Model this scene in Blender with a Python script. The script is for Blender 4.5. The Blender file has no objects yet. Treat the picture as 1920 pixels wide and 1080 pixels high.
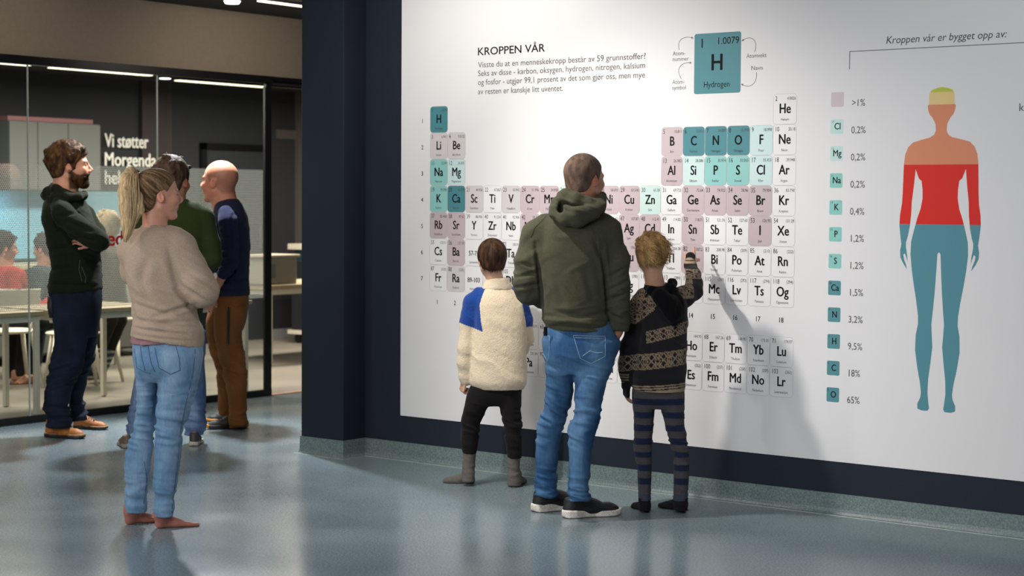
import bpy, math, random
import numpy as np
from mathutils import Vector, Matrix
random.seed(4)
R_ = np.random.RandomState(7)
PI = math.pi
sc = bpy.context.scene
COL = sc.collection

# ------------------------------------------------------------------ camera
F_PX, EYE = 3280.0, 1.53
YAW = math.radians(37.6141); PITCH = math.radians(2.845); ROLL = math.atan(.0066)
CAM = np.array([7.075, -7.744, EYE])
UP = np.array([0, 0, 1.0])
FH = np.array([-math.sin(YAW), math.cos(YAW), 0.0]); RH = np.array([math.cos(YAW), math.sin(YAW), 0.0])
FWD = FH*math.cos(PITCH) - UP*math.sin(PITCH)
_cu = UP*math.cos(PITCH) + FH*math.sin(PITCH)
CR = RH*math.cos(ROLL) + _cu*math.sin(ROLL)
CU = _cu*math.cos(ROLL) - RH*math.sin(ROLL)
cd = bpy.data.cameras.new('camera'); cam = bpy.data.objects.new('camera', cd); COL.objects.link(cam)
cam.matrix_world = Matrix(((CR[0], CU[0], -FWD[0], CAM[0]), (CR[1], CU[1], -FWD[1], CAM[1]), (CR[2], CU[2], -FWD[2], CAM[2]), (0, 0, 0, 1)))
cd.sensor_width = 36; cd.lens = F_PX*36/1920; cd.clip_end = 100
cd.dof.use_dof = True; cd.dof.focus_distance = 8.8; cd.dof.aperture_fstop = 2.7
sc.camera = cam

# ------------------------------------------------------------------ world and exposure
sc.view_settings.view_transform = 'Standard'; sc.view_settings.look = 'None'
sc.view_settings.gamma = 1; sc.view_settings.use_curve_mapping = False
sc.view_settings.exposure = 0.0
w = bpy.data.worlds.new('world'); sc.world = w; w.use_nodes = True
w.node_tree.nodes['Background'].inputs[0].default_value = (.75, .85, 1, 1)
w.node_tree.nodes['Background'].inputs[1].default_value = 0.05

def light(name, kind, loc, aim, energy, color=(1, 1, 1), size=.1, spot=60, blend=.5, sx=None):
    l = bpy.data.lights.new(name, kind); o = bpy.data.objects.new(name, l); COL.objects.link(o)
    l.energy = energy; l.color = color; o.location = loc
    if kind == 'SPOT':
        l.spot_size = math.radians(spot); l.spot_blend = blend; l.shadow_soft_size = size
    elif kind == 'AREA':
        l.size = size
        if sx: l.shape = 'RECTANGLE'; l.size_y = sx
    else: l.shadow_soft_size = size
    o.rotation_euler = (Vector(aim)-Vector(loc)).to_track_quat('-Z', 'Y').to_euler()
    return o
# gallery spots on the ceiling track, mostly warm-white; area fills and header washes are added
light('spot_key', 'SPOT', (1.42, -2.05, 3.05), (2.4, -.1, .45), 300, (1, .95, .88), .045, 82, 1)
light('spot_second', 'SPOT', (1.0, -3.6, 3.05), (2.6, 0, 1.1), 22, (1, .96, .9), .07, 70, .8)
light('spot_wash_left', 'SPOT', (1.1, -1.3, 3.08), (.8, 0, 1.6), 96, (1, .95, .86), .08, 120, 1)
light('spot_wash_top', 'SPOT', (1.9, -1.0, 3.1), (1.9, 0, 2.75), 20, (1, .96, .9), .08, 110, 1)
light('spot_wash_right', 'SPOT', (4.4, -2.6, 3.08), (4.1, 0, 1.2), 78, (.93, .96, 1), .08, 85, 1)
light('spot_pool', 'SPOT', (-1.90, .38, 2.93), (-.3, -1.0, 0), 760, (.93, .96, 1), .09, 100, .6)
light('spot_rear', 'SPOT', (-.6, -2.2, 2.9), (-1.5, -.2, .9), 65, (1, .95, .88), .06, 75, .8)
light('spot_front', 'SPOT', (-.9, -4.2, 2.9), (.8, -2.3, 1.0), 130, (1, .94, .87), .06, 44, .8)
light('spot_floor', 'SPOT', (3.2, -3.2, 3.05), (2.4, -2.6, 0), 90, (.95, .97, 1), .1, 110, 1)
light('ceiling_fill', 'AREA', (3.2, -7.0, 3.1), (1.7, -1.2, .8), 280, (.96, .97, 1), 3.0)  # two soft area fills added overhead, standing in for unseen hall lamps
light('ceiling_fill', 'AREA', (-.6, -6.0, 2.9), (.6, -1, .8), 110, (1, .96, .9), 2.0)
light('header_wash', 'SPOT', (-1.2, -.9, 2.93), (-2.74, -.6, 2.15), 70, (1, .9, .78), .2, 110, 1)  # two unseen spots added to brighten the beige header
light('header_wash', 'SPOT', (-1.2, 1.2, 2.93), (-2.74, 1.5, 2.15), 95, (1, .9, .78), .2, 110, 1)
# the class room behind the glass
for yy in (.3, 2.6, 4.9):
    light('room_lamp', 'AREA', (-4.6, yy, 2.62), (-4.6, yy, 0), 135, (1, .88, .74), .5, sx=1.6)
light('under_cabinet_lamp', 'AREA', (-6.55, 2.3, 1.57), (-6.75, 2.3, 1.2), 8, (.5, .82, 1), .06, sx=1.8)

# ------------------------------------------------------------------ measuring helpers: a sight line met with a real plane
def _ray(x, y): return FWD*F_PX + CR*(x-960) + CU*(540-y)
def onz(x, y, z=0.0):
    d = _ray(x, y); return CAM + d*((z-CAM[2])/d[2])
def ony(x, y, Y=0.0):
    d = _ray(x, y); return CAM + d*((Y-CAM[1])/d[1])
def onx(x, y, X=0.0):
    d = _ray(x, y); return CAM + d*((X-CAM[0])/d[0])
def lin(c):
    if isinstance(c, str):
        c = c.lstrip('#'); c = [int(c[i:i+2], 16)/255 for i in (0, 2, 4)]
    elif max(c) > 1.01: c = [v/255 for v in c]
    return tuple((v/12.92 if v <= .04045 else ((v+.055)/1.055)**2.4) for v in c)

# ------------------------------------------------------------------ materials
MATS = {}
def mat(name, color=None, rough=.6, bump=0, scale=60, metal=0, attr=False, var=0, vscale=20, emit=None, sheen=0, spec=.5, wave=None, stretch=(1, 1, 1), sss=0):
    if name in MATS: return MATS[name]
    m = bpy.data.materials.new(name); m.use_nodes = True; nt = m.node_tree; N = nt.nodes; L = nt.links
    b = N['Principled BSDF']; b.inputs['Roughness'].default_value = rough; b.inputs['Metallic'].default_value = metal
    b.inputs['Specular IOR Level'].default_value = spec
    if sheen:
        b.inputs['Sheen Weight'].default_value = sheen; b.inputs['Sheen Roughness'].default_value = .5
    if sss:
        b.inputs['Subsurface Weight'].default_value = sss; b.inputs['Subsurface Radius'].default_value = (.01, .004, .002); b.inputs['Subsurface Scale'].default_value = .6
    tc = N.new('ShaderNodeTexCoord'); mp = N.new('ShaderNodeMapping'); L.new(tc.outputs['Object'], mp.inputs[0]); mp.inputs['Scale'].default_value = stretch
    src = None
    if attr:
        a = N.new('ShaderNodeAttribute'); a.attribute_name = 'Col'; src = a.outputs['Color']
    if color is not None and not attr: b.inputs['Base Color'].default_value = (*lin(color), 1)
    if var:
        nz = N.new('ShaderNodeTexNoise'); nz.inputs['Scale'].default_value = vscale; nz.inputs['Detail'].default_value = 5; L.new(mp.outputs[0], nz.inputs[0])
        mr = N.new('ShaderNodeMapRange'); mr.inputs[1].default_value = .3; mr.inputs[2].default_value = .7; mr.inputs[3].default_value = 1-var; mr.inputs[4].default_value = 1+var
        L.new(nz.outputs[0], mr.inputs[0])
        mx = N.new('ShaderNodeMix'); mx.data_type = 'RGBA'; mx.blend_type = 'MULTIPLY'; mx.inputs[0].default_value = 1
        if src is None: mx.inputs[6].default_value = (*lin(color), 1)
        else: L.new(src, mx.inputs[6])
        L.new(mr.outputs[0], mx.inputs[7]); src = mx.outputs[2]
    if src is not None: L.new(src, b.inputs['Base Color'])
    if bump:
        t = N.new('ShaderNodeTexNoise'); t.inputs['Scale'].default_value = scale; t.inputs['Detail'].default_value = 4; L.new(mp.outputs[0], t.inputs[0])
        bp = N.new('ShaderNodeBump'); bp.inputs['Strength'].default_value = bump; bp.inputs['Distance'].default_value = .004
        L.new(t.outputs[0], bp.inputs['Height']); L.new(bp.outputs[0], b.inputs['Normal'])
        if wave:
            wv = N.new('ShaderNodeTexWave'); wv.bands_direction = wave[0]; wv.inputs['Scale'].default_value = wave[1]; wv.inputs['Distortion'].default_value = .6; L.new(tc.outputs['Object'], wv.inputs[0])
            b2 = N.new('ShaderNodeBump'); b2.inputs['Strength'].default_value = wave[2]; b2.inputs['Distance'].default_value = .003
            L.new(wv.outputs[1], b2.inputs['Height']); L.new(bp.outputs[0], b2.inputs['Normal']); L.new(b2.outputs[0], b.inputs['Normal'])
    if emit:
        b.inputs['Emission Color'].default_value = (*lin(emit[0]), 1); b.inputs['Emission Strength'].default_value = emit[1]
    MATS[name] = m; return m

def floor_mat(name, base, dark, light_, rough, pos='Object'):
    m = bpy.data.materials.new(name); m.use_nodes = True; nt = m.node_tree; N = nt.nodes; L = nt.links; b = N['Principled BSDF']
    tc = N.new('ShaderNodeTexCoord')
    n1 = N.new('ShaderNodeTexNoise'); n1.inputs['Scale'].default_value = 110; n1.inputs['Detail'].default_value = 3; L.new(tc.outputs['Object'], n1.inputs[0])
    r1 = N.new('ShaderNodeValToRGB'); e = r1.color_ramp.elements
    e[0].position = .36; e[0].color = (*lin(dark), 1); e[1].position = .66; e[1].color = (*lin(light_), 1); k = e.new(.5); k.color = (*lin(base), 1)
    L.new(n1.outputs[0], r1.inputs[0])
    n2 = N.new('ShaderNodeTexNoise'); n2.inputs['Scale'].default_value = 1.3; n2.inputs['Detail'].default_value = 6; L.new(tc.outputs['Object'], n2.inputs[0])
    mr = N.new('ShaderNodeMapRange'); mr.inputs[1].default_value = .3; mr.inputs[2].default_value = .7; mr.inputs[3].default_value = .92; mr.inputs[4].default_value = 1.06; L.new(n2.outputs[0], mr.inputs[0])
    mx = N.new('ShaderNodeMix'); mx.data_type = 'RGBA'; mx.blend_type = 'MULTIPLY'; mx.inputs[0].default_value = 1
    L.new(r1.outputs[0], mx.inputs[6]); L.new(mr.outputs[0], mx.inputs[7]); L.new(mx.outputs[2], b.inputs['Base Color'])
    m2 = N.new('ShaderNodeMapRange'); m2.inputs[1].default_value = .3; m2.inputs[2].default_value = .7; m2.inputs[3].default_value = rough-.05; m2.inputs[4].default_value = rough+.07
    L.new(n2.outputs[0], m2.inputs[0]); L.new(m2.outputs[0], b.inputs['Roughness'])
    bp = N.new('ShaderNodeBump'); bp.inputs['Strength'].default_value = .04; bp.inputs['Distance'].default_value = .001; L.new(n1.outputs[0], bp.inputs['Height']); L.new(bp.outputs[0], b.inputs['Normal'])
    b.inputs['Specular IOR Level'].default_value = .5
    return m

# ------------------------------------------------------------------ plain mesh helpers
def setp(o, label=None, cat=None, group=None, kind=None):
    if label: o['label'] = label
    if cat: o['category'] = cat
    if group: o['group'] = group
    if kind: o['kind'] = kind
    return o
def empty(name, loc, rz=0, **k):
    o = bpy.data.objects.new(name, None); COL.objects.link(o); o.location = loc; o.rotation_euler = (0, 0, rz); o.empty_display_size = .1
    return setp(o, **k)
class MB:
    def __init__(s): s.v = []; s.f = []
    def add(s, vs, fs):
        n = len(s.v); s.v += [tuple(map(float, v)) for v in vs]; s.f += [tuple(i+n for i in f) for f in fs]; return s
    def box(s, lo, hi, bev=0):
        (x0, y0, z0), (x1, y1, z1) = lo, hi
        if bev <= 0:
            return s.add([(x0, y0, z0), (x1, y0, z0), (x1, y1, z0), (x0, y1, z0), (x0, y0, z1), (x1, y0, z1), (x1, y1, z1), (x0, y1, z1)],
                         [(0, 3, 2, 1), (4, 5, 6, 7), (0, 1, 5, 4), (1, 2, 6, 5), (2, 3, 7, 6), (3, 0, 4, 7)])
        import bmesh
        bm = bmesh.new(); bmesh.ops.create_cube(bm, size=1)
        for v in bm.verts: v.co = Vector(((x0+x1)/2+v.co.x*(x1-x0), (y0+y1)/2+v.co.y*(y1-y0), (z0+z1)/2+v.co.z*(z1-z0)))
        bmesh.ops.bevel(bm, geom=bm.edges[:], offset=bev, segments=2, affect='EDGES', profile=.5)
        bm.verts.index_update(); s.add([v.co for v in bm.verts], [[v.index for v in f.verts] for f in bm.faces]); bm.free(); return s
    def tube(s, pts, r, n=8, cap=True, flat=None):
        pts = [np.array(p, float) for p in pts]; rs = r if hasattr(r, '__len__') else [r]*len(pts); base = len(s.v); prev = None
        for i, p in enumerate(pts):
            t = pts[min(i+1, len(pts)-1)]-pts[max(i-1, 0)]; t /= np.linalg.norm(t)+1e-12
            if prev is None:
                a = np.array([0, 0, 1.]) if abs(t[2]) < .9 else np.array([1., 0, 0])
            else: a = prev
            x = np.cross(t, a); x /= np.linalg.norm(x)+1e-12; y = np.cross(x, t); prev = y
            for k in range(n):
                an = 2*PI*k/n; s.v.append(tuple(p+rs[i]*(math.cos(an)*x+math.sin(an)*y)))
        for i in range(len(pts)-1):
            for k in range(n):
                a = base+i*n+k; b = base+i*n+(k+1) % n; s.f.append((a, a+n, b+n, b))
        if cap:
            s.f.append(tuple(base+k for k in range(n))); s.f.append(tuple(base+(len(pts)-1)*n+k for k in reversed(range(n))))
        return s
    def disc_prism(s, poly, axis, h0, h1):
        """polygon (2D) extruded along axis 0/1/2 from h0 to h1"""
        def P(p, h):
            q = list(p); q.insert(axis, h); return q
        n = len(poly); s.add([P(p, h0) for p in poly]+[P(p, h1) for p in poly], [tuple(range(n)), tuple(range(2*n-1, n-1, -1))]+[(i, i+n, (i+1) % n+n, (i+1) % n) for i in range(n)]); return s
    def build(s, name, m, parent=None, smooth=False, **k):
        me = bpy.data.meshes.new(name); me.from_pydata(s.v, [], s.f); me.update()
        import bmesh
        bm = bmesh.new(); bm.from_mesh(me); bmesh.ops.recalc_face_normals(bm, faces=bm.faces[:]); bm.to_mesh(me); bm.free()
        if smooth: me.polygons.foreach_set('use_smooth', [True]*len(me.polygons))
        me.materials.append(m); o = bpy.data.objects.new(name, me); COL.objects.link(o)
        if parent: o.parent = parent
        return setp(o, **k)
def rrect(x0, z0, x1, z1, r, n=4):
    out = []
    for cx, cz, a0 in ((x1-r, z1-r, 0), (x0+r, z1-r, 90), (x0+r, z0+r, 180), (x1-r, z0+r, 270)):
        for i in range(n+1):
            a = math.radians(a0+90*i/n); out.append((cx+r*math.cos(a), cz+r*math.sin(a)))
    return out

# ------------------------------------------------------------------ implicit surfaces (smooth unions meshed by surface nets)
def _hash(i, j, k, s):
    n = (i*73856093) ^ (j*19349663) ^ (k*83492791) ^ (s*2654435)
    n = (n ^ (n >> 13))*1274126177 & 0x7fffffff
    return ((n ^ (n >> 16)) & 0xffff)/65535.0
def vnoise(P, seed=1):
    P = np.asarray(P, float); I = np.floor(P).astype(np.int64); f = P-I; f = f*f*(3-2*f); out = 0
    for a in (0, 1):
        for b in (0, 1):
            for c in (0, 1):
                w = (f[:, 0] if a else 1-f[:, 0])*(f[:, 1] if b else 1-f[:, 1])*(f[:, 2] if c else 1-f[:, 2])
                out = out+w*_hash(I[:, 0]+a, I[:, 1]+b, I[:, 2]+c, seed)
    return out
def fbm(P, seed=1, o=3):
    s = 0; a = .5
    for i in range(o): s = s+a*vnoise(P*(2**i), seed+i); a *= .5
    return s/(1-.5**o)

def wr(P, seed=1, k=5.0):
    n = fbm(P+1.6*vnoise(P*.5, seed+40)[:, None], seed, 2); return np.clip(1-np.abs(2*n-1)*k, -1, 1)*.8

def surfnet(F, X, Y, Z):
    S = F < 0
    c = np.zeros(tuple(n-1 for n in F.shape), np.int8); cs = []
    for a in (0, 1):
        for b in (0, 1):
            for d in (0, 1):
                c += S[a:F.shape[0]-1+a, b:F.shape[1]-1+b, d:F.shape[2]-1+d]; cs.append((a, b, d))
    act = (c > 0) & (c < 8); I = np.argwhere(act)
    idm = np.full(c.shape, -1, np.int64); idm[act] = np.arange(len(I))
    acc = np.zeros((len(I), 3)); cnt = np.zeros(len(I))
    ax = (X, Y, Z)
    def corner(o):
        i, j, k = I[:, 0]+o[0], I[:, 1]+o[1], I[:, 2]+o[2]
        return F[i, j, k], np.stack([X[i], Y[j], Z[k]], 1)
    C = {o: corner(o) for o in cs}
    for o in cs:
        for d in range(3):
            if o[d] == 0:
                p = list(o); p[d] = 1; va, pa = C[o]; vb, pb = C[tuple(p)]
                m = (va < 0) != (vb < 0); t = np.where(m, va/np.where(m, va-vb, 1), 0)
                acc += np.where(m[:, None], pa+(pb-pa)*t[:, None], 0); cnt += m
    V = acc/cnt[:, None]
    Q = []
    for d in range(3):
        e1, e2 = (d+1) % 3, (d+2) % 3
        sl0 = [slice(None)]*3; sl1 = [slice(None)]*3; sl0[d] = slice(0, -1); sl1[d] = slice(1, None)
        for e in (e1, e2): sl0[e] = slice(1, -1); sl1[e] = slice(1, -1)
        A = S[tuple(sl0)]; m = A != S[tuple(sl1)]; J = np.argwhere(m); ins = A[m]
        J[:, e1] += 1; J[:, e2] += 1
        def cell(a, b):
            K = J.copy(); K[:, e1] += a; K[:, e2] += b; return idm[K[:, 0], K[:, 1], K[:, 2]]
        q = np.stack([cell(-1, -1), cell(0, -1), cell(0, 0), cell(-1, 0)], 1)
        q[~ins] = q[~ins][:, ::-1]; Q.append(q)
    return V, np.concatenate(Q)

def axis_pts(lo, hi, res, fine):
    out = [lo]; x = lo
    while x < hi:
        r = res
        for a, b, fr in fine:
            if a <= x < b: r = min(r, fr)
        x += r; out.append(x)
    return np.array(out)

def unit(v):
    v = np.array(v, float); return v/np.linalg.norm(v)

class Field:
    """specs: ('cap', a,b,ra,rb,k,flat) ('ell', c,(r),M,k) ('loft', rows,k,n) ('sub', ell...) ('plane', p,n) ('fn', f, lo, hi, k, mode)"""
    def __init__(s): s.sp = []
    def cap(s, a, b, ra, rb=None, k=.01, flat=None): s.sp.append(('cap', np.array(a, float), np.array(b, float), ra, ra if rb is None else rb, k, flat)); return s
    def ell(s, c, r, M=None, k=.01): s.sp.append(('ell', np.array(c, float), np.array(r if hasattr(r, '__len__') else (r, r, r), float), np.eye(3) if M is None else np.array(M), k)); return s
    def sub(s, c, r, M=None, k=.005): s.sp.append(('sub', np.array(c, float), np.array(r if hasattr(r, '__len__') else (r, r, r), float), np.eye(3) if M is None else np.array(M), k)); return s
    def loft(s, rows, k=.02, n=2.3): s.sp.append(('loft', np.array(sorted(map(tuple, rows)), float), k, n)); return s
    def plane(s, p, n, k=.004): s.sp.append(('plane', np.array(p, float), unit(n), k)); return s
    def fn(s, f, lo, hi, k=.005, mode='u'): s.sp.append(('fn', f, np.array(lo, float), np.array(hi, float), k, mode)); return s
    def shrunk(s, o, skip_planes=True):
        g = Field()
        for p in s.sp:
            if p[0] == 'cap': g.sp.append(('cap', p[1], p[2], max(p[3]-o, .006), max(p[4]-o, .006), p[5], p[6]))
            elif p[0] == 'ell': g.sp.append(('ell', p[1], np.maximum(p[2]-o, .006), p[3], p[4]))
            elif p[0] == 'loft':
                r = p[1].copy(); r[:, 3] -= o; r[:, 4] -= o; r[0, 0] += o*.6; r[-1, 0] -= o*.6; g.sp.append(('loft', r, p[2], p[3]))
        return g
    def box(s):
        lo = np.full(3, 9e9); hi = -lo
        for p in s.sp:
            if p[0] == 'cap': b = (np.minimum(p[1]-p[3], p[2]-p[4]), np.maximum(p[1]+p[3], p[2]+p[4]))
            elif p[0] == 'ell': r = p[2].max(); b = (p[1]-r, p[1]+r)
            elif p[0] == 'loft': R = p[1]; b = (np.array([(R[:, 1]-R[:, 3]).min(), (R[:, 2]-R[:, 4]).min(), R[0, 0]]), np.array([(R[:, 1]+R[:, 3]).max(), (R[:, 2]+R[:, 4]).max(), R[-1, 0]]))
            elif p[0] == 'fn' and p[5] == 'u': b = (p[2], p[3])
            else: continue
            lo = np.minimum(lo, b[0]); hi = np.maximum(hi, b[1])
        return lo, hi
    def mesh(s, res=.007, fine=((), (), ())):
        lo, hi = s.box(); lo = lo-.015; hi = hi+.015
        X, Y, Z = (axis_pts(lo[i], hi[i], res, fine[i]) for i in range(3)); F = np.full((len(X), len(Y), len(Z)), 1.0, np.float32)
        AX = (X, Y, Z)
        def win(l, h):
            sl = tuple(slice(max(0, np.searchsorted(AX[i], l[i])-1), min(len(AX[i]), np.searchsorted(AX[i], h[i])+1)) for i in range(3))
            return sl, X[sl[0]][:, None, None], Y[sl[1]][None, :, None], Z[sl[2]][None, None, :]
        def mix(sl, d, k):
            G = F[sl]; h = np.clip(.5+.5*(G-d)/k, 0, 1); F[sl] = G*(1-h)+d*h-k*h*(1-h)
        def ellf(p, x, y, z):
            q = [(x-p[1][0]), (y-p[1][1]), (z-p[1][2])]; k0 = 0; k1 = 0
            for i in range(3):
                v = p[3][i][0]*q[0]+p[3][i][1]*q[1]+p[3][i][2]*q[2]; k0 = k0+(v/p[2][i])**2; k1 = k1+(v/p[2][i]**2)**2
            k0 = np.sqrt(k0); return k0*(k0-1)/np.sqrt(k1+1e-9)
        for p in s.sp:
            if p[0] == 'cap':
                _, a, b, ra, rb, k, fl = p; mg = k+2*res
                rr = max(ra, rb)
                sl, x, y, z = win(np.minimum(a, b)-rr-mg, np.maximum(a, b)+rr+mg)
                px, py, pz = x-a[0], y-a[1], z-a[2]; ab = b-a
                if fl is not None:
                    n, q = fl; n = unit(n); g = 1/q-1; dn = px*n[0]+py*n[1]+pz*n[2]; px = px+g*n[0]*dn; py = py+g*n[1]*dn; pz = pz+g*n[2]*dn; ab = ab+g*n*(ab@n)
                t = np.clip((px*ab[0]+py*ab[1]+pz*ab[2])/max(ab@ab, 1e-9), 0, 1)
                d = np.sqrt((px-t*ab[0])**2+(py-t*ab[1])**2+(pz-t*ab[2])**2)-(ra+(rb-ra)*t)
                if fl is not None: d = d*(.5+.5*fl[1])
                mix(sl, d, k)
            elif p[0] == 'ell':
                r = p[2].max()+p[4]+2*res; sl, x, y, z = win(p[1]-r, p[1]+r); mix(sl, ellf(p, x, y, z), p[4])
            elif p[0] == 'sub':
                r = p[2].max()+p[4]+2*res; sl, x, y, z = win(p[1]-r, p[1]+r); d = -ellf(p, x, y, z); k = p[4]
                G = F[sl]; h = np.clip(.5-.5*(G-d)/k, 0, 1); F[sl] = G*(1-h)+d*h+k*h*(1-h)
            elif p[0] == 'plane':
                d = (X[:, None, None]-p[1][0])*p[2][0]+(Y[None, :, None]-p[1][1])*p[2][1]+(Z[None, None, :]-p[1][2])*p[2][2]; np.maximum(F, d, out=F)
            elif p[0] == 'loft':
                _, R, k, n = p; mg = k+2*res
                sl, x, y, z = win(np.array([(R[:, 1]-R[:, 3]).min(), (R[:, 2]-R[:, 4]).min(), R[0, 0]])-mg, np.array([(R[:, 1]+R[:, 3]).max(), (R[:, 2]+R[:, 4]).max(), R[-1, 0]])+mg)
                zz = np.clip(z[0, 0], R[0, 0], R[-1, 0]); H = R[:, 0]; j = np.clip(np.searchsorted(H, zz, side='right')-1, 0, len(H)-2)
                dh = np.diff(H); t = (zz-H[j])/dh[j]; cols = []
                for c in range(1, 5):
                    y_ = R[:, c]; sl_ = np.diff(y_)/dh; m = np.zeros(len(H)); m[0] = sl_[0]; m[-1] = sl_[-1]; m[1:-1] = (sl_[1:]+sl_[:-1])/2
                    v = (2*t**3-3*t**2+1)*y_[j]+(t**3-2*t**2+t)*dh[j]*m[j]+(-2*t**3+3*t**2)*y_[j+1]+(t**3-t**2)*dh[j]*m[j+1]
                    cols.append(v[None, None, :])
                a, b = np.maximum(cols[2], .004), np.maximum(cols[3], .004)
                q = ((np.abs(x-cols[0])/a)**n+(np.abs(y-cols[1])/b)**n)**(1/n); d = (q-1)*np.minimum(a, b)
                d = np.maximum(d, np.maximum(z-R[-1, 0], R[0, 0]-z)); mix(sl, d, k)
            elif p[0] == 'fn':
                if p[5] == 'u': sl, x, y, z = win(p[2]-p[4]-2*res, p[3]+p[4]+2*res); mix(sl, p[1](x, y, z), p[4])
                else:
                    sl, x, y, z = win(p[2], p[3]); d = p[1](x, y, z); k = p[4]; G = F[sl]; h = np.clip(.5-.5*(G-d)/k, 0, 1); F[sl] = G*(1-h)+d*h+k*h*(1-h)
        F[0] = 1; F[-1] = 1; F[:, 0] = 1; F[:, -1] = 1; F[:, :, 0] = 1; F[:, :, -1] = 1
        return surfnet(F, X, Y, Z)

def vnormals(V, Q):
    n = np.cross(V[Q[:, 2]]-V[Q[:, 0]], V[Q[:, 3]]-V[Q[:, 1]]); out = np.zeros_like(V)
    for c in range(4):
        for a in range(3): out[:, a] += np.bincount(Q[:, c], n[:, a], len(V))
    return out/(np.linalg.norm(out, axis=1)[:, None]+1e-12)
def relax(V, Q, it=2, f=.5):
    deg = np.zeros(len(V)); E = np.concatenate([Q[:, [0, 1]], Q[:, [1, 2]], Q[:, [2, 3]], Q[:, [3, 0]]])
    deg = np.bincount(E[:, 0], minlength=len(V))+np.bincount(E[:, 1], minlength=len(V))
    for _ in range(it):
        A = np.stack([np.bincount(E[:, 0], V[E[:, 1], a], len(V))+np.bincount(E[:, 1], V[E[:, 0], a], len(V)) for a in range(3)], 1)/deg[:, None]
        V = V+(A-V)*f
    return V
def qmesh(name, V, Q, m, parent=None, col=None, smooth=True, **k):
    me = bpy.data.meshes.new(name); nv, nf = len(V), len(Q)
    me.vertices.add(nv); me.vertices.foreach_set('co', np.asarray(V, np.float32).ravel())
    w_ = Q.shape[1]
    me.loops.add(nf*w_); me.loops.foreach_set('vertex_index', Q.ravel().astype(np.int32))
    me.polygons.add(nf); me.polygons.foreach_set('loop_start', np.arange(0, nf*w_, w_, dtype=np.int32)); me.polygons.foreach_set('loop_total', np.full(nf, w_, np.int32))
    me.polygons.foreach_set('use_smooth', np.full(nf, smooth)); me.update(calc_edges=True); me.validate()
    if col is not None:
        at = me.color_attributes.new('Col', 'FLOAT_COLOR', 'POINT'); c = np.ones((nv, 4), np.float32); c[:, :3] = col; at.data.foreach_set('color', c.ravel())
    me.materials.append(m); o = bpy.data.objects.new(name, me); COL.objects.link(o)
    if parent is not None: o.parent = parent
    return setp(o, **k)

# ------------------------------------------------------------------ SETTING
M_navy = mat('navy_wall', '#1c2330', .75, .15, 90, var=.05, vscale=3, spec=.25)
M_floor = floor_mat('vinyl_floor', '#718187', '#606f76', '#829095', .20)
M_skirt = floor_mat('vinyl_skirting', '#677778', '#596969', '#768585', .4)
M_black = mat('black_metal', '#0d0c0d', .35, .02, 40)
M_dark = mat('dark_ceiling', '#161414', .9, .1, 60)
M_beige = mat('beige_render', '#7d7162', .85, .25, 160, var=.05, vscale=40)
M_poster = mat('poster_white', '#dad9db', .5, .05, 200, var=.008, vscale=3, spec=.25)
GX = -2.739; BX_ = -6.77

def struct(name, mb, m, **k): return mb.build(name, m, kind='structure', **k)
struct('floor', MB().box((-7.4, -12, -.1), (12, 9.5, 0)), M_floor)
struct('floor_2', MB().box((BX_, -6, 0), (GX-.03, 9.3, .0012)), floor_mat('class_room_vinyl', '#827e74', '#757168', '#8f8b81', .35), label='beige vinyl floor of the class room')
PY, PX = -.19, -.345
struct('wall_right', MB().box((0, 0, 0), (9, .3, 3.2)), M_navy)
struct('trim_1', MB().box((PX, PY, 0), (0, .3, 3.2), .004), M_navy, label='dark navy pillar at the left end of the poster wall')
# coved vinyl skirting
def cove(name, pts, depth=.012, h=.105):
    mb = MB(); prof = [(0, h), (.006, h), (.007, .03), (.010, .015), (.018, .005), (.034, .0015), (0, .0015)]
    n = len(prof); base = 0; P = [np.array(p, float) for p in pts]
    for i, p in enumerate(P):
        t0 = P[i]-P[i-1] if i > 0 else P[1]-P[0]; t1 = P[i+1]-P[i] if i < len(P)-1 else t0
        t0 = t0/np.linalg.norm(t0); t1 = t1/np.linalg.norm(t1)
        n0 = np.array([t0[1], -t0[0]]); n1 = np.array([t1[1], -t1[0]]); nn = n0+n1; nn = nn/(nn@n0)
        for a, z in prof: mb.v.append((p[0]+nn[0]*a, p[1]+nn[1]*a, z))
    for i in range(len(P)-1):
        for k in range(n):
            a = i*n+k; b = i*n+(k+1) % n; mb.f.append((a, b, b+n, a+n))
    mb.f.append(tuple(range(n))); mb.f.append(tuple(reversed(range((len(P)-1)*n, len(P)*n))))
    return struct(name, mb, M_skirt, smooth=False)
cove('baseboard_right', [(PX, .3), (PX, PY), (0, PY), (0, 0), (9, 0)])
M_weld = mat('weld_bead', '#9aa6a4', .4)
struct('trim_2', MB().tube([(PX-.036, PY+.3, .001), (PX-.036, PY-.036, .001), (.036, PY-.036, .001), (.036, -.036, .001), (9, -.036, .001)], .0022, 6), M_weld, label='pale weld bead along the foot of the skirting')
struct('ceiling', MB().box((GX, -12, 2.95), (-.0, 9.5, 3.2)).box((0, -12, 3.2), (12, .3, 3.3)), M_dark)
M_room = mat('hall_wall', '#4a4c50', .8)
struct('wall_behind', MB().box((GX, -12.2, 0), (12, -12, 3.3)), M_room)
struct('wall_east', MB().box((12, -12.2, 0), (12.2, .3, 3.3)), M_room)
struct('wall_north', MB().box((GX, 9.5, 0), (0, 9.7, 3.2)), M_room)
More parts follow.
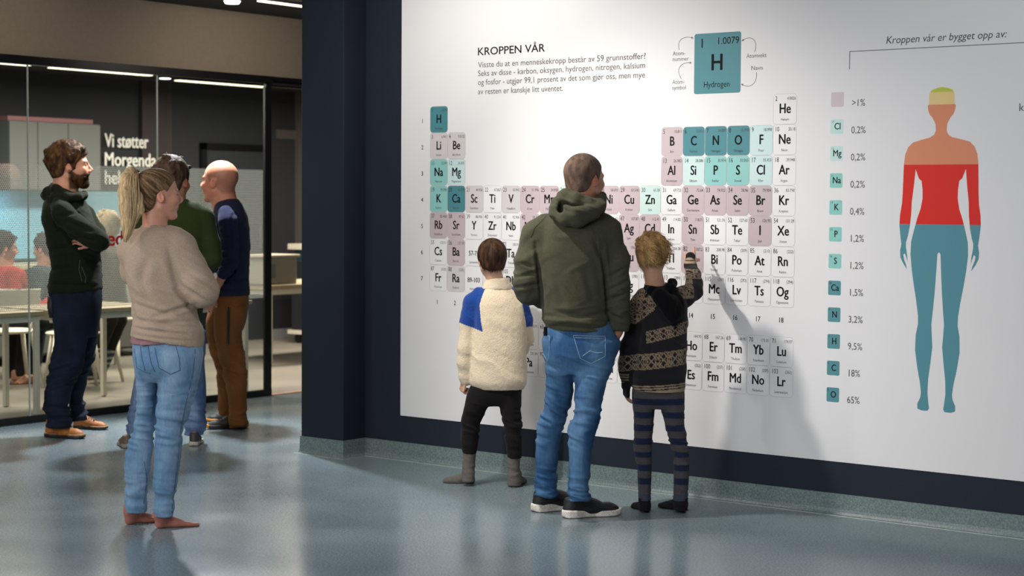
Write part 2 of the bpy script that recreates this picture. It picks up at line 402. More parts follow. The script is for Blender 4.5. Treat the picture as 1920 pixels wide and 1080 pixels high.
# glazed front of the class room
struct('wall_left', MB().box((GX-.12, -6, 2.48), (GX+.0, 9.5, 3.2)), M_beige, label='beige rendered header above the glass front')
wf = MB()
wf.box((GX-.03, -6, 2.425), (GX+.03, 1.905, 2.482)).box((GX-.02, -6, 0), (GX+.015, 1.905, .05)).box((GX-.014, 1.848, 0), (GX+.012, 1.905, 2.48))
win = struct('window_1', MB().box((GX-.012, 1.8385, .05), (GX+.010, 1.848, 2.4)), M_black, label='frameless glass front of the class room with black rails')
wf.build('window_frame', M_black, win)
def glass_mat():
    m = bpy.data.materials.new('clear_glass'); m.use_nodes = True; N = m.node_tree.nodes; L = m.node_tree.links; N.remove(N['Principled BSDF'])
    t = N.new('ShaderNodeBsdfTransparent'); t.inputs[0].default_value = (.93, .96, .95, 1); g = N.new('ShaderNodeBsdfGlossy'); g.inputs['Roughness'].default_value = .01
    fr = N.new('ShaderNodeFresnel'); fr.inputs[0].default_value = 1.45; mx = N.new('ShaderNodeMixShader')
    ge = N.new('ShaderNodeNewGeometry'); sb = N.new('ShaderNodeMath'); sb.operation = 'SUBTRACT'; sb.inputs[0].default_value = 1; L.new(ge.outputs['Backfacing'], sb.inputs[1])
    ml = N.new('ShaderNodeMath'); ml.operation = 'MULTIPLY'; L.new(fr.outputs[0], ml.inputs[0]); L.new(sb.outputs[0], ml.inputs[1])   # only the entry face mirrors: no total reflection inside the sheet
    L.new(ml.outputs[0], mx.inputs[0]); L.new(t.outputs[0], mx.inputs[1]); L.new(g.outputs[0], mx.inputs[2]); L.new(mx.outputs[0], N['Material Output'].inputs[0]); return m
M_glass = glass_mat()
seams = [-6, -2.9, -1.6, -.368, .764, 1.836]
M_edge = mat('glass_edge', '#a8aca6', .25)
for i in range(len(seams)-1):
    p = MB().box((GX-.006, seams[i]+.004, .05), (GX+.006, seams[i+1]-.004, 2.425)).build('glass_pane', M_glass, win)
for s_ in seams[1:-1]: MB().box((GX-.0055, s_-.0035, .05), (GX+.0055, s_+.0035, 2.425)).build('glass_joint', M_edge, win)
# perforated privacy film with a hexagonal hole pattern
def film_mat():
    m = bpy.data.materials.new('perforated_film'); m.use_nodes = True; nt = m.node_tree; N = nt.nodes; L = nt.links; N.remove(N['Principled BSDF'])
    tc = N.new('ShaderNodeTexCoord'); sp = N.new('ShaderNodeSeparateXYZ'); L.new(tc.outputs['Object'], sp.inputs[0])
    def mth(op, a, b=None, c=None):
        n = N.new('ShaderNodeMath'); n.operation = op
        for i, v in enumerate((a, b, c)):
            if v is None: continue
            if isinstance(v, (int, float)): n.inputs[i].default_value = v
            else: L.new(v, n.inputs[i])
        return n.outputs[0]
    P = .0150; Q = P*.866
    def lattice(oy, oz):
        a = mth('ADD', sp.outputs[1], oy); b = mth('ADD', sp.outputs[2], oz)
        fy = mth('SUBTRACT', mth('FRACT', mth('DIVIDE', a, P)), .5); fz = mth('SUBTRACT', mth('FRACT', mth('DIVIDE', b, 2*Q)), .5)
        fy = mth('MULTIPLY', fy, P); fz = mth('MULTIPLY', fz, 2*Q)
        return mth('SQRT', mth('ADD', mth('MULTIPLY', fy, fy), mth('MULTIPLY', fz, fz)))
    d = mth('MINIMUM', lattice(50, 50), lattice(50+P/2, 50+Q)); hole = mth('LESS_THAN', d, .0056)
    t = N.new('ShaderNodeBsdfTransparent'); b = N.new('ShaderNodeBsdfDiffuse'); b.inputs[0].default_value = (.44, .46, .45, 1)
    tl = N.new('ShaderNodeBsdfTranslucent'); tl.inputs[0].default_value = (.38, .40, .40, 1); m1 = N.new('ShaderNodeMixShader'); m1.inputs[0].default_value = .45
    L.new(b.outputs[0], m1.inputs[1]); L.new(tl.outputs[0], m1.inputs[2])
    mx = N.new('ShaderNodeMixShader'); L.new(hole, mx.inputs[0]); L.new(m1.outputs[0], mx.inputs[1]); L.new(t.outputs[0], mx.inputs[2]); L.new(mx.outputs[0], N['Material Output'].inputs[0]); return m
MB().add([(GX-.0075, -6, .765), (GX-.0075, 1.832, .765), (GX-.0075, 1.832, 1.758), (GX-.0075, -6, 1.758)], [(0, 1, 2, 3)]).build('privacy_film', film_mat(), win, label='white perforated privacy film across the glass')
# doorway beside the glass: transom rails and threshold
door = struct('door_1', MB().box((GX-.06, 1.905, 2.45), (GX+.02, 3.2, 2.482)).box((GX-.05, 1.905, 2.405), (GX+.0, 3.2, 2.42)), M_black, label='open doorway beside the glass front')
MB().box((GX-.03, 1.905, .0), (GX+.03, 3.2, .006)).build('threshold', mat('oak_threshold', '#9a6a3c', .5, .1, 40), door)
M_maroon = mat('maroon_panel', '#2c2124', .6, .05, 60)
MB().box((GX-.045, 1.905, 2.42), (GX-.03, 3.2, 2.45)).build('transom_panel', M_maroon, door)
# class room shell
BX = -6.77
M_backwall = mat('class_room_wall', '#26282e', .8, .1, 60)
M_inner_floor = None
struct('wall_back', MB().box((BX-.2, -6, 0), (BX, 9.5, 2.95)), M_backwall)
struct('wall_far', MB().box((BX, 9.3, 0), (GX, 9.5, 2.95)), M_backwall)
struct('wall_near', MB().box((BX, -6.2, 0), (GX, -6, 2.95)), M_backwall)
struct('trim_3', MB().box((BX-.1, -6, 2.72), (GX-.12, 9.5, 2.9)), mat('class_room_ceiling', '#1d1b1c', .9), label='dark lowered ceiling of the class room')
struct('baseboard_back', MB().box((BX, -6, 0), (BX+.015, 9.3, .10)), mat('grey_skirting', '#8d9092', .5))
for y0, y1, m_ in ((3.95, 4.18, M_maroon), (4.24, 4.42, mat('brown_trim', '#39322c', .7)), (4.42, 6.3, mat('slate_door', '#2b2e34', .6))):
    pass
trim = MB().box((BX, 4.02, 0), (BX+.05, 4.36, 2.72)); struct('trim_4', trim, M_maroon, label='dark maroon pilaster on the class room wall')
struct('trim_5', MB().box((BX, 4.36, 0), (BX+.03, 4.43, 2.72)), mat('brown_trim', '#39322c', .7), label='narrow brown strip beside the maroon pilaster')
d2 = struct('door_2', MB().box((BX, 4.9, 0), (BX+.02, 5.75, 2.05), .003), mat('slate_door', '#2d3036', .5), label='dark slate door in the class room wall')
MB().box((BX, 4.83, 0), (BX+.045, 4.9, 2.12)).box((BX, 5.75, 0), (BX+.045, 5.82, 2.12)).box((BX, 4.83, 2.05), (BX+.045, 5.82, 2.12)).build('door_frame', M_black, d2)
MB().tube([(BX+.05, 5.66, 1.0), (BX+.05, 5.66, 1.25)], .012, 8).build('door_handle', mat('steel', '#9a9a98', .3, metal=1), d2)
struct('trim_6', MB().box((BX, 6.25, 0), (BX+.05, 6.35, 2.72)).box((BX, 5.95, 2.2), (BX+.02, 9, 2.3)), mat('brushed_rail', '#55524e', .4), label='grey rail and post high on the class room wall')
# ceiling lamps in view
M_led = mat('led_warm', '#ffffff', .5, emit=('#f6f3c8', 3.2))
M_ledc = mat('led_cool', '#ffffff', .5, emit=('#f4fbff', 6))
def led(name, p0, p1, w_, label, m, group=None, h=.02):
    root = empty(name, (p0[0], (p0[1]+p1[1])/2, p0[2]), label=label, cat='lamp', group=group)
    L = abs(p1[1]-p0[1])/2
    MB().box((-w_/2-.006, -L-.006, .002), (w_/2+.006, L+.006, h)).build('housing', M_black, root)
    MB().box((-w_/2, -L, -.006), (w_/2, L, .002)).build('diffuser', m, root)
    return root
for (a, b, lab) in (((-60, 112.5), (48, 122.7), 'leftmost of the inner linear ceiling lamps behind the glass'), ((100, 126), (276, 141.5), 'linear ceiling lamp above the grey cabinets, second from left behind the glass'),
                    ((332, 150.5), (493, 163), 'linear ceiling lamp behind the glass next to the black post')):
    p, q = onz(a[0], a[1], 2.69), onz(b[0], b[1], 2.69); x = (p[0]+q[0])/2
    led('linear_lamp', (x, p[1], 2.69), (x, q[1], 2.69), .07, lab, M_led)
p, q = onz(303, 146.5, 2.69), onz(316, 147.5, 2.69)
led('linear_lamp', (p[0], p[1], 2.69), (p[0], q[1], 2.69), .06, 'very short white ceiling lamp behind the glass seam', M_ledc)
led('linear_lamp', (-1.927, 1.0, 2.93), (-1.927, 1.53, 2.93), .05, 'linear lamp on the dark ceiling above the doorway', M_led)
dl = empty('downlight', (-2.13, .93, 2.945), label='round white downlight in the dark hall ceiling, cut by the top edge', cat='lamp')
MB().tube([(0, 0, -.012), (0, 0, .02)], .075, 20).build('ring', M_black, dl, smooth=False)
MB().tube([(0, 0, -.03), (0, 0, -.012)], [.05, .06], 20).build('lens', M_ledc, dl)

# ------------------------------------------------------------------ TEXT
_texts = []
def text(s, x, z, size, parent, m, y=0, ax='y', align='LEFT', sx=1.0, bold=0, fitw=None, shear=0, name='lettering', yscale=1, sub=None):
    """text standing on a wall plane; (x,z) is the start of the baseline"""
    cu = bpy.data.curves.new(name, 'FONT'); cu.body = s; cu.size = size; cu.align_x = align; cu.shear = shear; cu.resolution_u = 3
    _texts.append(dict(cu=cu, s=s, x=x, z=z, y=y, ax=ax, parent=parent, m=m, sx=sx, fitw=fitw, name=name, key=(id(parent), id(m), name), align=align, b=bold*size))
def flush_text():
    obs = []
    for t in _texts:
        o = bpy.data.objects.new('tmp', t['cu']); COL.objects.link(o); obs.append(o)
    bpy.context.view_layer.update(); dg = bpy.context.evaluated_depsgraph_get(); groups = {}
    for t, o in zip(_texts, obs):
        me = o.evaluated_get(dg).to_mesh(); n = len(me.vertices); co = np.empty(n*3, np.float32); me.vertices.foreach_get('co', co); co = co.reshape(-1, 3)
        if n == 0: continue
        sx = t['sx']
        if t['fitw']:
            x0 = co[:, 0].min(); sx = t['fitw']/(co[:, 0].max()-x0)
            if t['align'] == 'LEFT': co[:, 0] -= x0
        co[:, 0] *= sx
        fs = [tuple(p.vertices) for p in me.polygons]
        b = t['b']
        for e_, (dx, dz) in enumerate(((-b, 0), (b, 0), (0, b*.6), (0, -b*.6)) if b > 0 else ((0, 0),)):
            if t['ax'] == 'y': V = [(t['x']+c[0]+dx, t['y']-e_*.00006, t['z']+c[1]+dz) for c in co]
            else: V = [(t['y']+e_*.0001, t['x']+c[0]+dx, t['z']+c[1]+dz) for c in co]
            groups.setdefault(t['key'], [t, MB()])[1].add(V, fs)
        o.evaluated_get(dg).to_mesh_clear()
    for t, mb in groups.values():
        me = bpy.data.meshes.new(t['name']); me.from_pydata(mb.v, [], mb.f); me.update(); me.materials.append(t['m'])
        o = bpy.data.objects.new(t['name'], me); COL.objects.link(o); o.parent = t['parent']; o['kind'] = 'stuff'
    for o in obs: bpy.data.objects.remove(o)
    _texts.clear()

# ------------------------------------------------------------------ POSTER
M_ink = mat('print_black', '#161416', .7, spec=.15); M_grey = mat('print_grey', '#4b4a48', .7, spec=.15); M_lgrey = mat('print_light_grey', '#6b696e', .7, spec=.15); M_dgrey = mat('print_dark_grey', '#333135', .7, spec=.15)
poster = empty('wall_poster', (.285, 0, .262), label='large white science poster with the element chart covering the wall', cat='poster')
O = np.array([.285, 0, .262])
def PL(mb, name, m, parent=poster, **k):
    mb.v = [(x-O[0], y, z-O[2]) for x, y, z in mb.v]; return mb.build(name, m, parent, **k)
PL(MB().box((.285, -.003, .262), (6.6, 0, 3.15)), 'panel', M_poster)
TILES = {'T': '#457f88', 't': '#86bbb8', 'p': '#bdd3d2', 'm': '#b9a9ae', 'g': '#c6c0c1', 'w': '#dcdbdd'}
TM = {k: mat('tile_print_'+k, v, .5, spec=.3) for k, v in TILES.items()}
EL = '''H 1.0079 Hydrogen 1 1 T|He 4.0026 Helium 18 1 w|Li 6.941 Litium 1 2 g|Be 9.0122 Beryllium 2 2 g|B 10.811 Bor 13 2 m|C 12.011 Karbon 14 2 T|N 14.007 Nitrogen 15 2 T|O 15.999 Oksygen 16 2 T|F 18.998 Fluor 17 2 p|Ne 20.18 Neon 18 2 w|Na 22.99 Natrium 1 3 t|Mg 24.305 Magnesium 2 3 p|Al 26.982 Aluminium 13 3 m|Si 28.086 Silisium 14 3 p|P 30.974 Fosfor 15 3 t|S 32.065 Svovel 16 3 t|Cl 35.453 Klor 17 3 p|Ar 39.948 Argon 18 3 w|K 39.098 Kalium 1 4 t|Ca 40.078 Kalsium 2 4 T|Sc 44.956 Scandium 3 4 g|Ti 47.867 Titan 4 4 w|V 50.942 Vanadium 5 4 g|Cr 51.996 Krom 6 4 m|Mn 54.938 Mangan 7 4 m|Fe 55.845 Jern 8 4 p|Co 58.933 Kobolt 9 4 m|Ni 58.693 Nikkel 10 4 m|Cu 63.546 Kobber 11 4 m|Zn 65.38 Sink 12 4 p|Ga 69.723 Gallium 13 4 w|Ge 72.64 Germanium 14 4 m|As 74.922 Arsen 15 4 m|Se 78.96 Selen 16 4 m|Br 79.904 Brom 17 4 m|Kr 83.798 Krypton 18 4 w|Rb 85.468 Rubidium 1 5 m|Sr 87.62 Strontium 2 5 m|Y 88.906 Yttrium 3 5 w|Zr 91.224 Zirkonium 4 5 w|Nb 92.906 Niob 5 5 w|Mo 95.96 Molybden 6 5 m|Tc (98) Technetium 7 5 w|Ru 101.07 Ruthenium 8 5 w|Rh 102.91 Rhodium 9 5 w|Pd 106.42 Palladium 10 5 w|Ag 107.87 Sølv 11 5 m|Cd 112.41 Kadmium 12 5 m|In 114.82 Indium 13 5 w|Sn 118.71 Tinn 14 5 m|Sb 121.76 Antimon 15 5 w|Te 127.60 Tellur 16 5 w|I 126.90 Jod 17 5 m|Xe 131.29 Xenon 18 5 w|Cs 132.91 Cesium 1 6 w|Ba 137.33 Barium 2 6 m|Hf 178.49 Hafnium 4 6 w|Ta 180.95 Tantal 5 6 w|W 183.84 Wolfram 6 6 w|Re 186.21 Rhenium 7 6 w|Os 190.23 Osmium 8 6 w|Ir 192.22 Iridium 9 6 w|Pt 195.08 Platina 10 6 w|Au 196.97 Gull 11 6 m|Hg 200.59 Kvikksølv 12 6 m|Tl 204.38 Thallium 13 6 w|Pb 207.2 Bly 14 6 m|Bi 208.98 Vismut 15 6 w|Po (209) Polonium 16 6 w|At (210) Astat 17 6 w|Rn (222) Radon 18 6 w|Fr (223) Francium 1 7 w|Ra (226) Radium 2 7 g|Rf (261) Rutherfordium 4 7 w|Db (262) Dubnium 5 7 w|Sg (266) Seaborgium 6 7 w|Bh (264) Bohrium 7 7 w|Hs (277) Hassium 8 7 w|Mt (268) Meitnerium 9 7 w|Ds (281) Darmstadtium 10 7 w|Rg (280) Røntgenium 11 7 w|Cn (285) Copernicium 12 7 w|Nh (284) Nihonium 13 7 w|Fl (289) Flerovium 14 7 w|Mc (288) Moscovium 15 7 w|Lv (293) Livermorium 16 7 w|Ts (294) Tenness 17 7 w|Og (294) Oganesson 18 7 w'''.split('|')
NUM = list(range(1, 57))+list(range(72, 89))+list(range(104, 119))
items = []
for n_, e in zip(NUM, EL):
    s_, wt, nm, c_, r_, k_ = e.split(); items.append((n_, s_, wt, nm, int(c_)-1, int(r_)-1, k_))
LN = 'La 138.91 Lantan|Ce 140.12 Cerium|Pr 140.91 Praseodym|Nd 144.24 Neodym|Pm (145) Promethium|Sm 150.36 Samarium|Eu 151.96 Europium|Gd 157.25 Gadolinium|Tb 158.93 Terbium|Dy 162.50 Dysprosium|Ho 164.93 Holmium|Er 167.26 Erbium|Tm 168.90 Thulium|Yb 173.05 Ytterbium|Lu 174.97 Lutetium|Ac (227) Actinium|Th 232.04 Thorium|Pa 231.04 Protactinium|U 238.03 Uran|Np (237) Neptunium|Pu (244) Plutonium|Am (243) Americium|Cm (247) Curium|Bk (247) Berkelium|Cf (251) Californium|Es (252) Einsteinium|Fm (257) Fermium|Md (258) Mendelevium|No (259) Nobelium|Lr (262) Lawrencium'.split('|')
for i, e in enumerate(LN):
    s_, wt, nm = e.split(); items.append(((57+i) if i < 15 else 89+i-15, s_, wt, nm, 3+i % 15, 8+i//15, 'w'))
items += [(None, '57-71', '', 'Lantanider', 2, 5, 'w'), (None, '89-103', '', 'Aktinider', 2, 6, 'w')]
CW, CH, X0, Z0 = .13206, .1521, .506, 2.072
def zrow(r): return Z0-CH*r if r < 7 else .861-CH*(r-8)
YT = -.0036
M_border = mat('tile_outline', '#9a9096', .6)
tile_mesh = {}
for n_, s_, wt, nm, c_, r_, k_ in items:
    x, z1 = X0+CW*c_, zrow(r_); z0 = z1-CH; cx = x+CW/2
    if k_ not in tile_mesh:
        mb = MB().disc_prism(rrect(.0006, .0006, CW-.0006, CH-.0006, .018, 3), 1, -.0024, -.0015)
        o = mb.build('element_tile', TM[k_], poster); tile_mesh[k_] = o.data
    else:
        o = bpy.data.objects.new('element_tile', tile_mesh[k_]); COL.objects.link(o); o.parent = poster
    o.location = (x-O[0], -.001, z0-O[2])
    # outline ring as sub-part mesh data shared
    if 'ring' not in tile_mesh:
        a = rrect(.0006, .0006, CW-.0006, CH-.0006, .018, 3); b = rrect(.0016, .0016, CW-.0016, CH-.0016, .017, 3); n = len(a)
        rb = MB().add([(p[0], -.0026, p[1]) for p in a]+[(p[0], -.0026, p[1]) for p in b], [(i, (i+1) % n, (i+1) % n+n, i+n) for i in range(n)])
        ro = rb.build('outline', M_border, o); tile_mesh['ring'] = ro.data
    else:
        ro = bpy.data.objects.new('outline', tile_mesh['ring']); COL.objects.link(ro); ro.parent = o
    yt = -.0030
    # text is local to the tile
    if n_:
        text(s_, CW/2, .056, .069, o, M_ink, y=yt, align='CENTER', sx=.80, bold=.022)
        text(str(n_), .010, .118, .0335, o, M_dgrey, y=yt, sx=.78, bold=-.002)
        text(wt, CW-.006, .121, .0225, o, M_grey, y=yt, align='RIGHT', sx=.80)
        text(nm, CW/2, .019, .0185, o, M_grey, y=yt, align='CENTER', sx=.85 if len(nm) < 11 else .72)
    else:
        text(s_, CW/2, .060, .038, o, M_ink, y=yt, align='CENTER', sx=.86, bold=.015)
        text(nm, CW/2, .016, .0185, o, M_ink, y=yt, align='CENTER', sx=.85)
def PT(s, x, z, size, m=M_ink, **k): text(s, x-O[0], z-O[2], size, poster, m, y=YT, **k)
for c_ in range(18): PT(str(c_+1), X0+CW*(c_+.45), .932, .036, align='CENTER', sx=.85, bold=.012)
for r_ in range(7): PT(str(r_+1), .4475, zrow(r_)-CH*.62, .036, align='CENTER', sx=.85, bold=.012)
PT('KROPPEN VÅR', .858, 2.350, .0615, fitw=.469, bold=.016)
for s_, x1, z in (('Visste du at en menneskekropp består av 59 grunnstoffer?', 1.987, 2.281), ('Seks av disse - karbon, oksygen, hydrogen, nitrogen, kalsium', 1.984, 2.233), ('og fosfor - utgjør 99,1 prosent av det som gjør oss, men mye', 1.984, 2.183), ('av resten er kanskje litt uventet.', 1.452, 2.131)):
    PT(s_, .859, z, .046, M_grey, fitw=x1-.859)
PT('Kroppen vår er bygget opp av:', 3.357, 2.292, .050, M_grey, fitw=.597, shear=.18)
PT('ko', 4.017, 1.955, .05, M_grey)
# key card
kc = PL(MB().disc_prism(rrect(2.286, 2.086, 2.561, 2.394, .012, 4), 1, -.0035, -.003), 'key_card', TM['T'])
def KT(s, x, z, size, **k): text(s, x-O[0], z-O[2], size, kc, M_ink, y=YT, **k)
KT('1', 2.318, 2.322, .066, sx=.85, bold=.012); KT('1.0079', 2.428, 2.335, .050, fitw=.122, bold=.004); KT('H', 2.422, 2.205, .118, align='CENTER', sx=.9, bold=.02); KT('Hydrogen', 2.345, 2.118, .044, fitw=.152, bold=.002)
for s_, x, z, x1 in (('Atom-', 2.155, 2.290, 2.231), ('nummer', 2.155, 2.261, 2.253), ('Atom-', 2.154, 2.143, 2.228), ('symbol', 2.154, 2.113, 2.237), ('Atomvekt', 2.593, 2.258, 2.708), ('Navn', 2.622, 2.196, 2.687)):
    PT(s_, x, z, .031, M_lgrey, fitw=x1-x)
for k_, (p0, p1, p2, p3) in enumerate([((2.194, 2.318), (2.175, 2.375), (2.225, 2.388), (2.268, 2.377)), ((2.209, 2.168), (2.165, 2.225), (2.215, 2.255), (2.259, 2.249)), ((2.640, 2.286), (2.665, 2.345), (2.615, 2.375), (2.575, 2.350)), ((2.652, 2.184), (2.66, 2.12), (2.61, 2.105), (2.575, 2.124))]):
    pts = []
    for i in range(13):
        t = i/12; pts.append(tuple((1-t)**3*p0[j]+3*(1-t)**2*t*p1[j]+3*(1-t)*t*t*p2[j]+t**3*p3[j] for j in (0, 1)))
    mb = MB().tube([(a, -.0035, b) for a, b in pts], .0012, 4); e = np.array(pts[-1]); d_ = unit(e-np.array(pts[-2])); n2 = np.array([-d_[1], d_[0]]); q = [e+d_*.012, e+n2*.006, e-n2*.006]
    mb.add([(v[0], -.0042, v[1]) for v in q], [(0, 1, 2)]); PL(mb, 'pointer_arrow', M_lgrey)
PL(MB().box((3.166, -.0038, 2.262), (5.2, -.003, 2.2655)).box((3.164, -.0038, 2.178), (3.1675, -.003, 2.2655)), 'bracket_line', M_lgrey)
# percentage list
for i, (s_, nb, pc, k_) in enumerate([('', '', '>1%', 'm'), ('Cl', '17', '0,2%', 'p'), ('Mg', '12', '0,2%', 'p'), ('Na', '11', '0,2%', 't'), ('K', '19', '0,4%', 't'), ('P', '15', '1,2%', 't'), ('S', '16', '1,2%', 't'), ('Ca', '20', '1,5%', 'T'), ('N', '7', '3,2%', 'T'), ('H', '1', '9,5%', 'T'), ('C', '6', '18%', 'T'), ('O', '8', '65%', 'T')]):
    z = 1.999-i*(1.999-.555)/11
    mk = dict(m='legend_mauve', p='legend_pale', t='legend_teal', T='legend_dark')[k_]
    o = PL(MB().disc_prism(rrect(3.070, z, 3.138, z+.071, .007, 3), 1, -.0035, -.003), 'legend_tile', mat(mk, {'m': '#c2b4bb', 'p': '#b4d3d0', 't': '#7fbdb6', 'T': '#4a858d'}[k_], .5))
    if s_:
        text(s_, 3.107-O[0], z+.022-O[2], .045, o, M_ink, y=YT, align='CENTER', sx=.85, bold=.018)
        text(nb, 3.075-O[0], z+.054-O[2], .014, o, M_ink, y=YT)
    PT(pc, 3.180, z+.001, .048, M_grey, sx=.86)
# human silhouette with coloured bands
sil = [(178, 38), (160, 41), (143, 48), (136, 60), (135, 90), (131, 97), (133, 112), (138, 124), (144, 130), (151, 143), (155, 152), (156, 172), (151, 184), (138, 193), (112, 200), (86, 208), (71, 223), (62, 245), (58, 275), (56, 320), (54, 365), (52, 395), (46, 430), (44, 460), (47, 495), (50, 520), (46, 540), (47, 560), (55, 578), (67, 597), (64, 582), (58, 566), (56, 552), (61, 548), (66, 563), (69, 577), (68, 556), (64, 528), (64, 515), (70, 495), (76, 465), (80, 430), (82, 390), (88, 345), (94, 290), (99, 305), (104, 319), (112, 326), (115, 352), (115, 380), (109, 412), (99, 440), (88, 480), (80, 512), (78, 552), (82, 600), (88, 645), (95, 690), (101, 738), (101, 765), (94, 798), (92, 845), (99, 900), (107, 945), (110, 975), (108, 990), (99, 1008), (99, 1024), (112, 1030), (130, 1031), (135, 1024), (132, 1000), (130, 975), (132, 935), (139, 885), (145, 835), (143, 795), (142, 765), (147, 720), (152, 670), (157, 605), (160, 560), (161, 550), (165, 545)]
W_ = [ony(1660+x/1.6364, 140+y/1.6364) for x, y in sil]
cx = float(ony(1660+165.5/1.6364, 140+545/1.6364)[0]); top = float(W_[0][2])
half = [(min(float(p[0]), cx-.0005), float(p[2])) for p in W_]; half[0] = (cx-.0005, top); half[-1] = (cx-.0005, half[-1][1])
poly = half+[(2*cx-x, z) for x, z in reversed(half)]
import bmesh
cvd = bpy.data.curves.new('tmp', 'CURVE'); cvd.dimensions = '2D'; cvd.fill_mode = 'BOTH'; spl = cvd.splines.new('POLY'); spl.points.add(len(poly)-1); spl.use_cyclic_u = True
for q_, (x, z) in zip(spl.points, poly): q_.co = (x, z, 0, 1)
cvo = bpy.data.objects.new('tmp', cvd); COL.objects.link(cvo); bpy.context.view_layer.update(); _m = cvo.evaluated_get(bpy.context.evaluated_depsgraph_get()).to_mesh()
bm = bmesh.new(); bm.from_mesh(_m); bpy.data.objects.remove(cvo)
for v in bm.verts: v.co = Vector((v.co.x, -.0034, v.co.y))
cuts = [float(ony(1770, yy)[2]) for yy in (172.5, 195.8, 308.5, 421)]
for zc in cuts: bmesh.ops.bisect_plane(bm, geom=bm.verts[:]+bm.edges[:]+bm.faces[:], plane_co=(0, 0, zc), plane_no=(0, 0, 1))
bands = [('#b3bb45', 9e9, cuts[0]), ('#dcc083', cuts[0], cuts[1]), ('#cf8461', cuts[1], cuts[2]), ('#d01808', cuts[2], cuts[3]), ('#4d8693', cuts[3], -9e9)]
bm.verts.index_update()
for i, (c_, zh, zl) in enumerate(bands):
    mb = MB()
    for f in bm.faces:
        zc = f.calc_center_median().z
        if zl < zc < zh: mb.add([v.co for v in f.verts], [tuple(range(len(f.verts)))])
    PL(mb, 'figure_band', mat('figure_print_%d' % i, c_, .5, spec=.3))
bm.free()
# lettering on the glass
M_white = mat('white_vinyl', '#f0f0ec', .6); M_red = mat('red_vinyl', '#c01818', .5)
wl = empty('wall_lettering', (BX+.056, 3.54, 1.6), label='white three-line slogan on the dark class room wall', cat='sign')
for s_, z, w_ in (('Vi støtter', .441, .552), ('Morgendagens', .255, .945), ('helter', .075, .40)):
    text(s_, 0, z, .19, wl, M_white, y=0, ax='x', fitw=w_, bold=.022, name='lettering')
text('red', .245, 1.197, .15, win, M_red, y=GX+.0085, ax='x', fitw=.19, bold=.03, name='glass_lettering')
flush_text()

# ------------------------------------------------------------------ CLASS ROOM FURNITURE
M_wood = mat('pale_birch', '#a8997c', .5, .05, 30, var=.08, vscale=8, stretch=(1, 8, 1))
M_wht = mat('white_steel', '#d2ccbc', .45)
def table(x0, y0, x1, y1, h, label, t=.03):
    r = empty('class_room_table', ((x0+x1)/2, (y0+y1)/2, 0), label=label, cat='table'); a, b = abs(x1-x0)/2, abs(y1-y0)/2
    MB().box((-a, -b, h-t), (a, b, h), .004).build('tabletop', M_wood, r)
    MB().box((-a+.03, -b+.03, h-t-.045), (a-.03, b-.03, h-t-.001)).build('apron', M_wht, r)
    for sx in (-1, 1):
        for sy in (-1, 1):
            MB().box((sx*(a-.04)-.018, sy*(b-.04)-.018, .006), (sx*(a-.04)+.018, sy*(b-.04)+.018, h-t-.002), .003).build('leg', M_wht, r)
            MB().tube([(sx*(a-.04), sy*(b-.04), 0), (sx*(a-.04), sy*(b-.04), .012)], .016, 10).build('foot', M_black, r)
    return r
table(-3.75, -1.5, -3.03, -.02, .735, 'long pale wood table behind the glass at the left edge')
table(-3.68, .06, -2.98, 1.04, .735, 'pale wood table with white legs behind the man in the orange boots')
table(-3.45, 1.15, -2.83, 1.80, .745, 'small pale table behind the glass at the black post')
_a = onz(506, 545, .70); table(float(_a[0])-.75, float(_a[1]), float(_a[0]), float(_a[1])+1.6, .747, 'pale wood table seen through the open doorway', t=.045)
def chair(x, y, rz, label):
    r = empty('class_room_chair', (x, y, 0), rz, label=label, cat='chair', group='white class room chairs behind the glass')
    f = Field(); f.ell((0, 0, .455), (.22, .21, .022), k=.01); V, Q = f.mesh(.014); qmesh('seat', V, Q, M_wht, r)
    f = Field(); f.fn(lambda u, v, w_: np.maximum(np.maximum(np.abs(v+.20-.06*(u/.2)**2-(w_-.5)*-.2)-.009, np.abs(u)-.2), np.abs(w_-.68)-.13), (-.21, -.35, .53), (.21, 0, .83), .01); V, Q = f.mesh(.012); qmesh('backrest', V, Q, M_wht, r)
    for sx in (-1, 1):
        MB().tube([(sx*.12, -.13, .45), (sx*.15, -.19, .56)], .012, 6).build('back_support', M_wht, r)
        for sy in (-1, 1):
            MB().tube([(sx*.14, sy*.13, .45), (sx*.21, sy*.22, 0)], [.020, .013], 8).build('leg', M_wht, r, smooth=True)
    return r
for cx_, cy_, rz, lab in ((-4.75, .95, 1.2, 'white splay-legged chair at the very left, behind the long table'), (-4.62, 1.62, 1.5, 'white splay-legged chair under the seated child with the dark cap of hair'), (-5.35, 2.55, 1.7, 'white chair under the blond seated adult behind the film'), (-4.2, 1.15, 1.0, 'white chair nearest the glass, empty, left of the standing man in boots')):
    chair(cx_, cy_, rz, lab)
